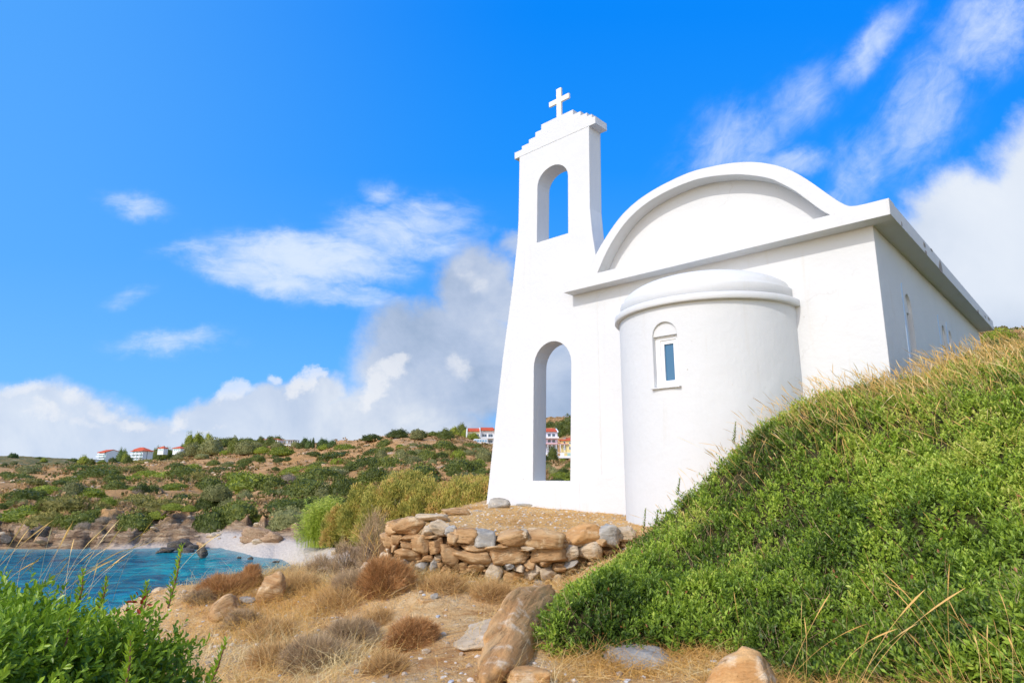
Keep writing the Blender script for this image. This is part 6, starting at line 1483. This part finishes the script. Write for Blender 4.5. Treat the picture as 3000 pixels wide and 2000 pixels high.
    # white canopy and colour spots of the beach bar far left
    for px, py, y, w, h, m, nm, lb, ct in ((210, 1362, 430, 22, 5, M_TENT, 'canopy', 'white canopy roof left of the slab hotel', 'canopy'), (94, 1373, 330, 6, 4, M_TENT, 'canopy', 'small white parasol at the far left', 'parasol'), (116, 1374, 330, 9, 5, M_YEL, 'parasol', 'yellow parasol beside the palm', 'parasol'), (126, 1374, 332, 5, 6, M_BLU, 'parasol', 'blue parasol beside the yellow one', 'parasol'), (138, 1374, 335, 5, 3, M_YEL, 'parasol', 'small yellow parasol right of the blue one', 'parasol'), (180, 1368, 360, 9, 4, M_TENT, 'canopy', 'small white awning between the palms', 'awning')):
        r, s = place(px, py + 2, y, 0, nm, lb, ct); W_ = w * s / 2; roof_hip('top', -W_, W_, -W_ * .6, W_ * .6, h * s * .6, h * s * .6, m, r, over=.05)
        bm = bmesh.new()
        for a in ((-1, -.6), (1, -.6), (1, .6), (-1, .6)): tube(bm, (a[0] * W_ * .9, a[1] * W_ * .9, -.5), (a[0] * W_ * .9, a[1] * W_ * .9, h * s * .6), .07, .07, 5)
        bm_obj('post', bm, M_RAIL, r)
    # yellow and white row houses beside the bell wall
    rz = rad(6); y0 = 290
    for k, (px, w, m, dz, lb) in enumerate(((1388, 38, M_WALLP, 0, 'pale yellow row house with a red roof and a white gable wall'), (1427, 40, M_WALLW, 2, 'white row house with a red roof, partly behind the bell wall'))):
        r, s = place(px, 1300, y0 - k * .01, rz, 'row_house', lb, 'house', 'row houses with red roofs'); W_ = w * s; z1 = (36 + dz) * s
        boxo('wall', (-W_ / 2 + .02, W_ / 2 - .02, 0, 8, -2, z1), m, r)
        bm = bmesh.new(); prism(bm, [(-1.0, z1 + .02), (4, z1 + 9.5 * s), (9, z1 + .02), (9, z1 + .3), (4, z1 + 9.5 * s + .3), (-1.0, z1 + .3)], [], lambda a, b, q: (q, a, b), -W_ / 2 + .3, W_ / 2 - .05); bm_obj('roof', bm, M_ROOF, r)
        bm = bmesh.new(); prism(bm, [(-1.4, -2), (8.5, -2), (8.5, z1 + .5), (4, z1 + 11 * s), (-1.4, z1 + .8)], [], lambda a, b, q: (q, a, b), -W_ / 2 - .28, -W_ / 2 + .018); bm_obj('gable_wall', bm, M_WALLW, r)
        for q in (-.2, .24): win(r, q * W_, 20 * s, W_ * .34, 9 * s, 0)
        b = boxo('balcony', (-W_ / 2 + .03, W_ / 2 - .03, -1.3, -.01, 15 * s, 19.5 * s), M_WALLW, r)
        for q in (-.2, .24): win(r, q * W_, 3 * s, W_ * .3, 9 * s, 0)
    # the row continues behind the bell wall and shows again through the lower arch
    r, s = place(1612, 1337, 245, rad(4), 'row_house', 'white three storey house with a red roof seen through the lower arch', 'house', 'row houses with red roofs')
    W_ = 44 * s; boxo('wall', (-W_ / 2, W_ / 2, 0, 9, -1, 71 * s), M_WALLL, r)
    bm = bmesh.new(); prism(bm, [(-.8, 71 * s + .02), (4, 81 * s), (9, 71 * s + .02), (9, 71 * s + .3), (4, 81 * s + .3), (-.8, 71 * s + .3)], [], lambda a, b, q: (q, a, b), -W_ / 2, W_ / 2 - .3); bm_obj('roof', bm, M_ROOF, r)
    bm = bmesh.new(); prism(bm, [(-1.2, 69 * s), (8.5, 69 * s), (8.5, 72 * s), (4, 83 * s), (-1.0, 73 * s)], [], lambda a, b, q: (q, a, b), W_ / 2 - .28, W_ / 2 + .2); bm_obj('gable_wall', bm, M_WALLW, r)
    for z in (57, 40):
        for q in (-.05, .24): win(r, q * W_, z * s, W_ * .22, 9 * s, 0)
    boxo('balcony', (-W_ / 2, W_ / 2 + .3, -1.4, -.01, 52 * s, 57 * s), M_WALLW, r)
    boxo('canopy_roof', (-W_ / 2, W_ / 2 + 3.6, -3.2, -.01, 35 * s, 36.5 * s), M_ROOF, r); boxo('veranda_beam', (-W_ / 2, W_ / 2 + 3.6, -3.1, -2.9, 33.4 * s, 34.95 * s), M_WALLW, r)
    for k in range(6): boxo('veranda_post', (-W_ / 2 + k * 1.55, -W_ / 2 + k * 1.55 + .22, -3.08, -2.92, 14 * s, 33.3 * s), M_WALLW, r)
    for q in (-.12, .14, .38): win(r, q * W_, 17 * s, W_ * .2, 14 * s, 0, M_BWIN if q > .3 else M_WIN)
    r, s = place(1668, 1337, 243, rad(-10), 'villa', 'yellow house with a red roof seen at the right in the lower arch', 'house')
    W_ = 48 * s; boxo('wall', (-W_ / 2, W_ / 2, 0, 8, -1, 46 * s), M_WALLY, r); roof_hip('roof', -W_ / 2, W_ / 2, 0, 8, 46 * s + .01, 10 * s, M_ROOF, r, over=.8)
    for q, z, hh in ((-.28, 36, 8), (.05, 36, 5), (-.28, 19, 12), (.05, 20, 9)): win(r, q * W_, z * s, W_ * .13, hh * s, 0)
    bm = bmesh.new(); tube(bm, (-W_ * .28, 1, 50 * s), (-W_ * .28, 3, 56 * s), .28, .28, 8); bx(bm, -W_ * .4, -W_ * .2, .6, .8, 47 * s, 54 * s); bm_obj('water_heater', bm, M_CONCW, r)
    r, s = place(1650, 1337, 236, rad(-3), 'terrace_balustrade', 'white balustrade and terrace slab over a dark void, seen through the arch', 'terrace')
    boxo('slab', (-9, 12, 0, 3, -4 * s, 2 * s), M_WALLW, r); boxo('handrail', (-9, 12, -.02, .15, 10.5 * s, 12 * s), M_WALLW, r)
    for k in range(8): boxo('panel', (-8.9 + k * 2.6, -8.9 + k * 2.6 + 1.5, .02, .11, 2.01 * s, 10.4 * s), M_RAIL if k % 2 else M_GREENG, r)
    boxo('void', (-9, 12, .6, 3, -16 * s, -4.01 * s), M_DARK, r)
    r, s = place(1662, 1246, 400, rad(20), 'villa', 'small white house with a red roof high on the hill, seen through the arch', 'house'); boxo('wall', (-2.2, 2.4, 0, 4, -2, 1.0), M_WALLW, r); roof_gable('roof', -2.2, 2.4, 0, 4, 1.1, 1.0, M_ROOF, r, .3)
    # bus
    r, s = place(1408, 1303, 270, rad(8), 'parked_bus', 'white bus parked in front of the row houses', 'bus'); L, H = 42 * s, 17 * s
    bm = bmesh.new(); bx(bm, -L / 2, L / 2, -1.2, 1.2, .5, H, .25); bm_obj('body', bm, M_WALLW, r); boxo('windscreen', (L / 2 - .3, L / 2 + .04, -1.0, 1.0, H * .5, H * .85), M_WIN, r)
    for k in range(5): boxo('window', (-L / 2 + .3 + k * L / 5.6, -L / 2 + .3 + k * L / 5.6 + L / 7, -1.24, -1.15, H * .52, H * .84), M_BWIN, r)
    for xx in (-L * .3, L * .3):
        bm = bmesh.new(); tube(bm, (xx, -1.25, .5), (xx, -.9, .5), .5, .5, 14); bm_obj('wheel', bm, M_DARK, r)
    r, s = place(1247, 1291, 240, 0, 'low_wall', 'pale low garden wall on the crest left of the row houses', 'wall'); boxo('wall', (-3.2, 2, 0, .3, -.6, .5), M_TENT, r); boxo('post', (3.2, 3.5, 0, .3, -.5, 2.4), M_STC, r)
hotels()
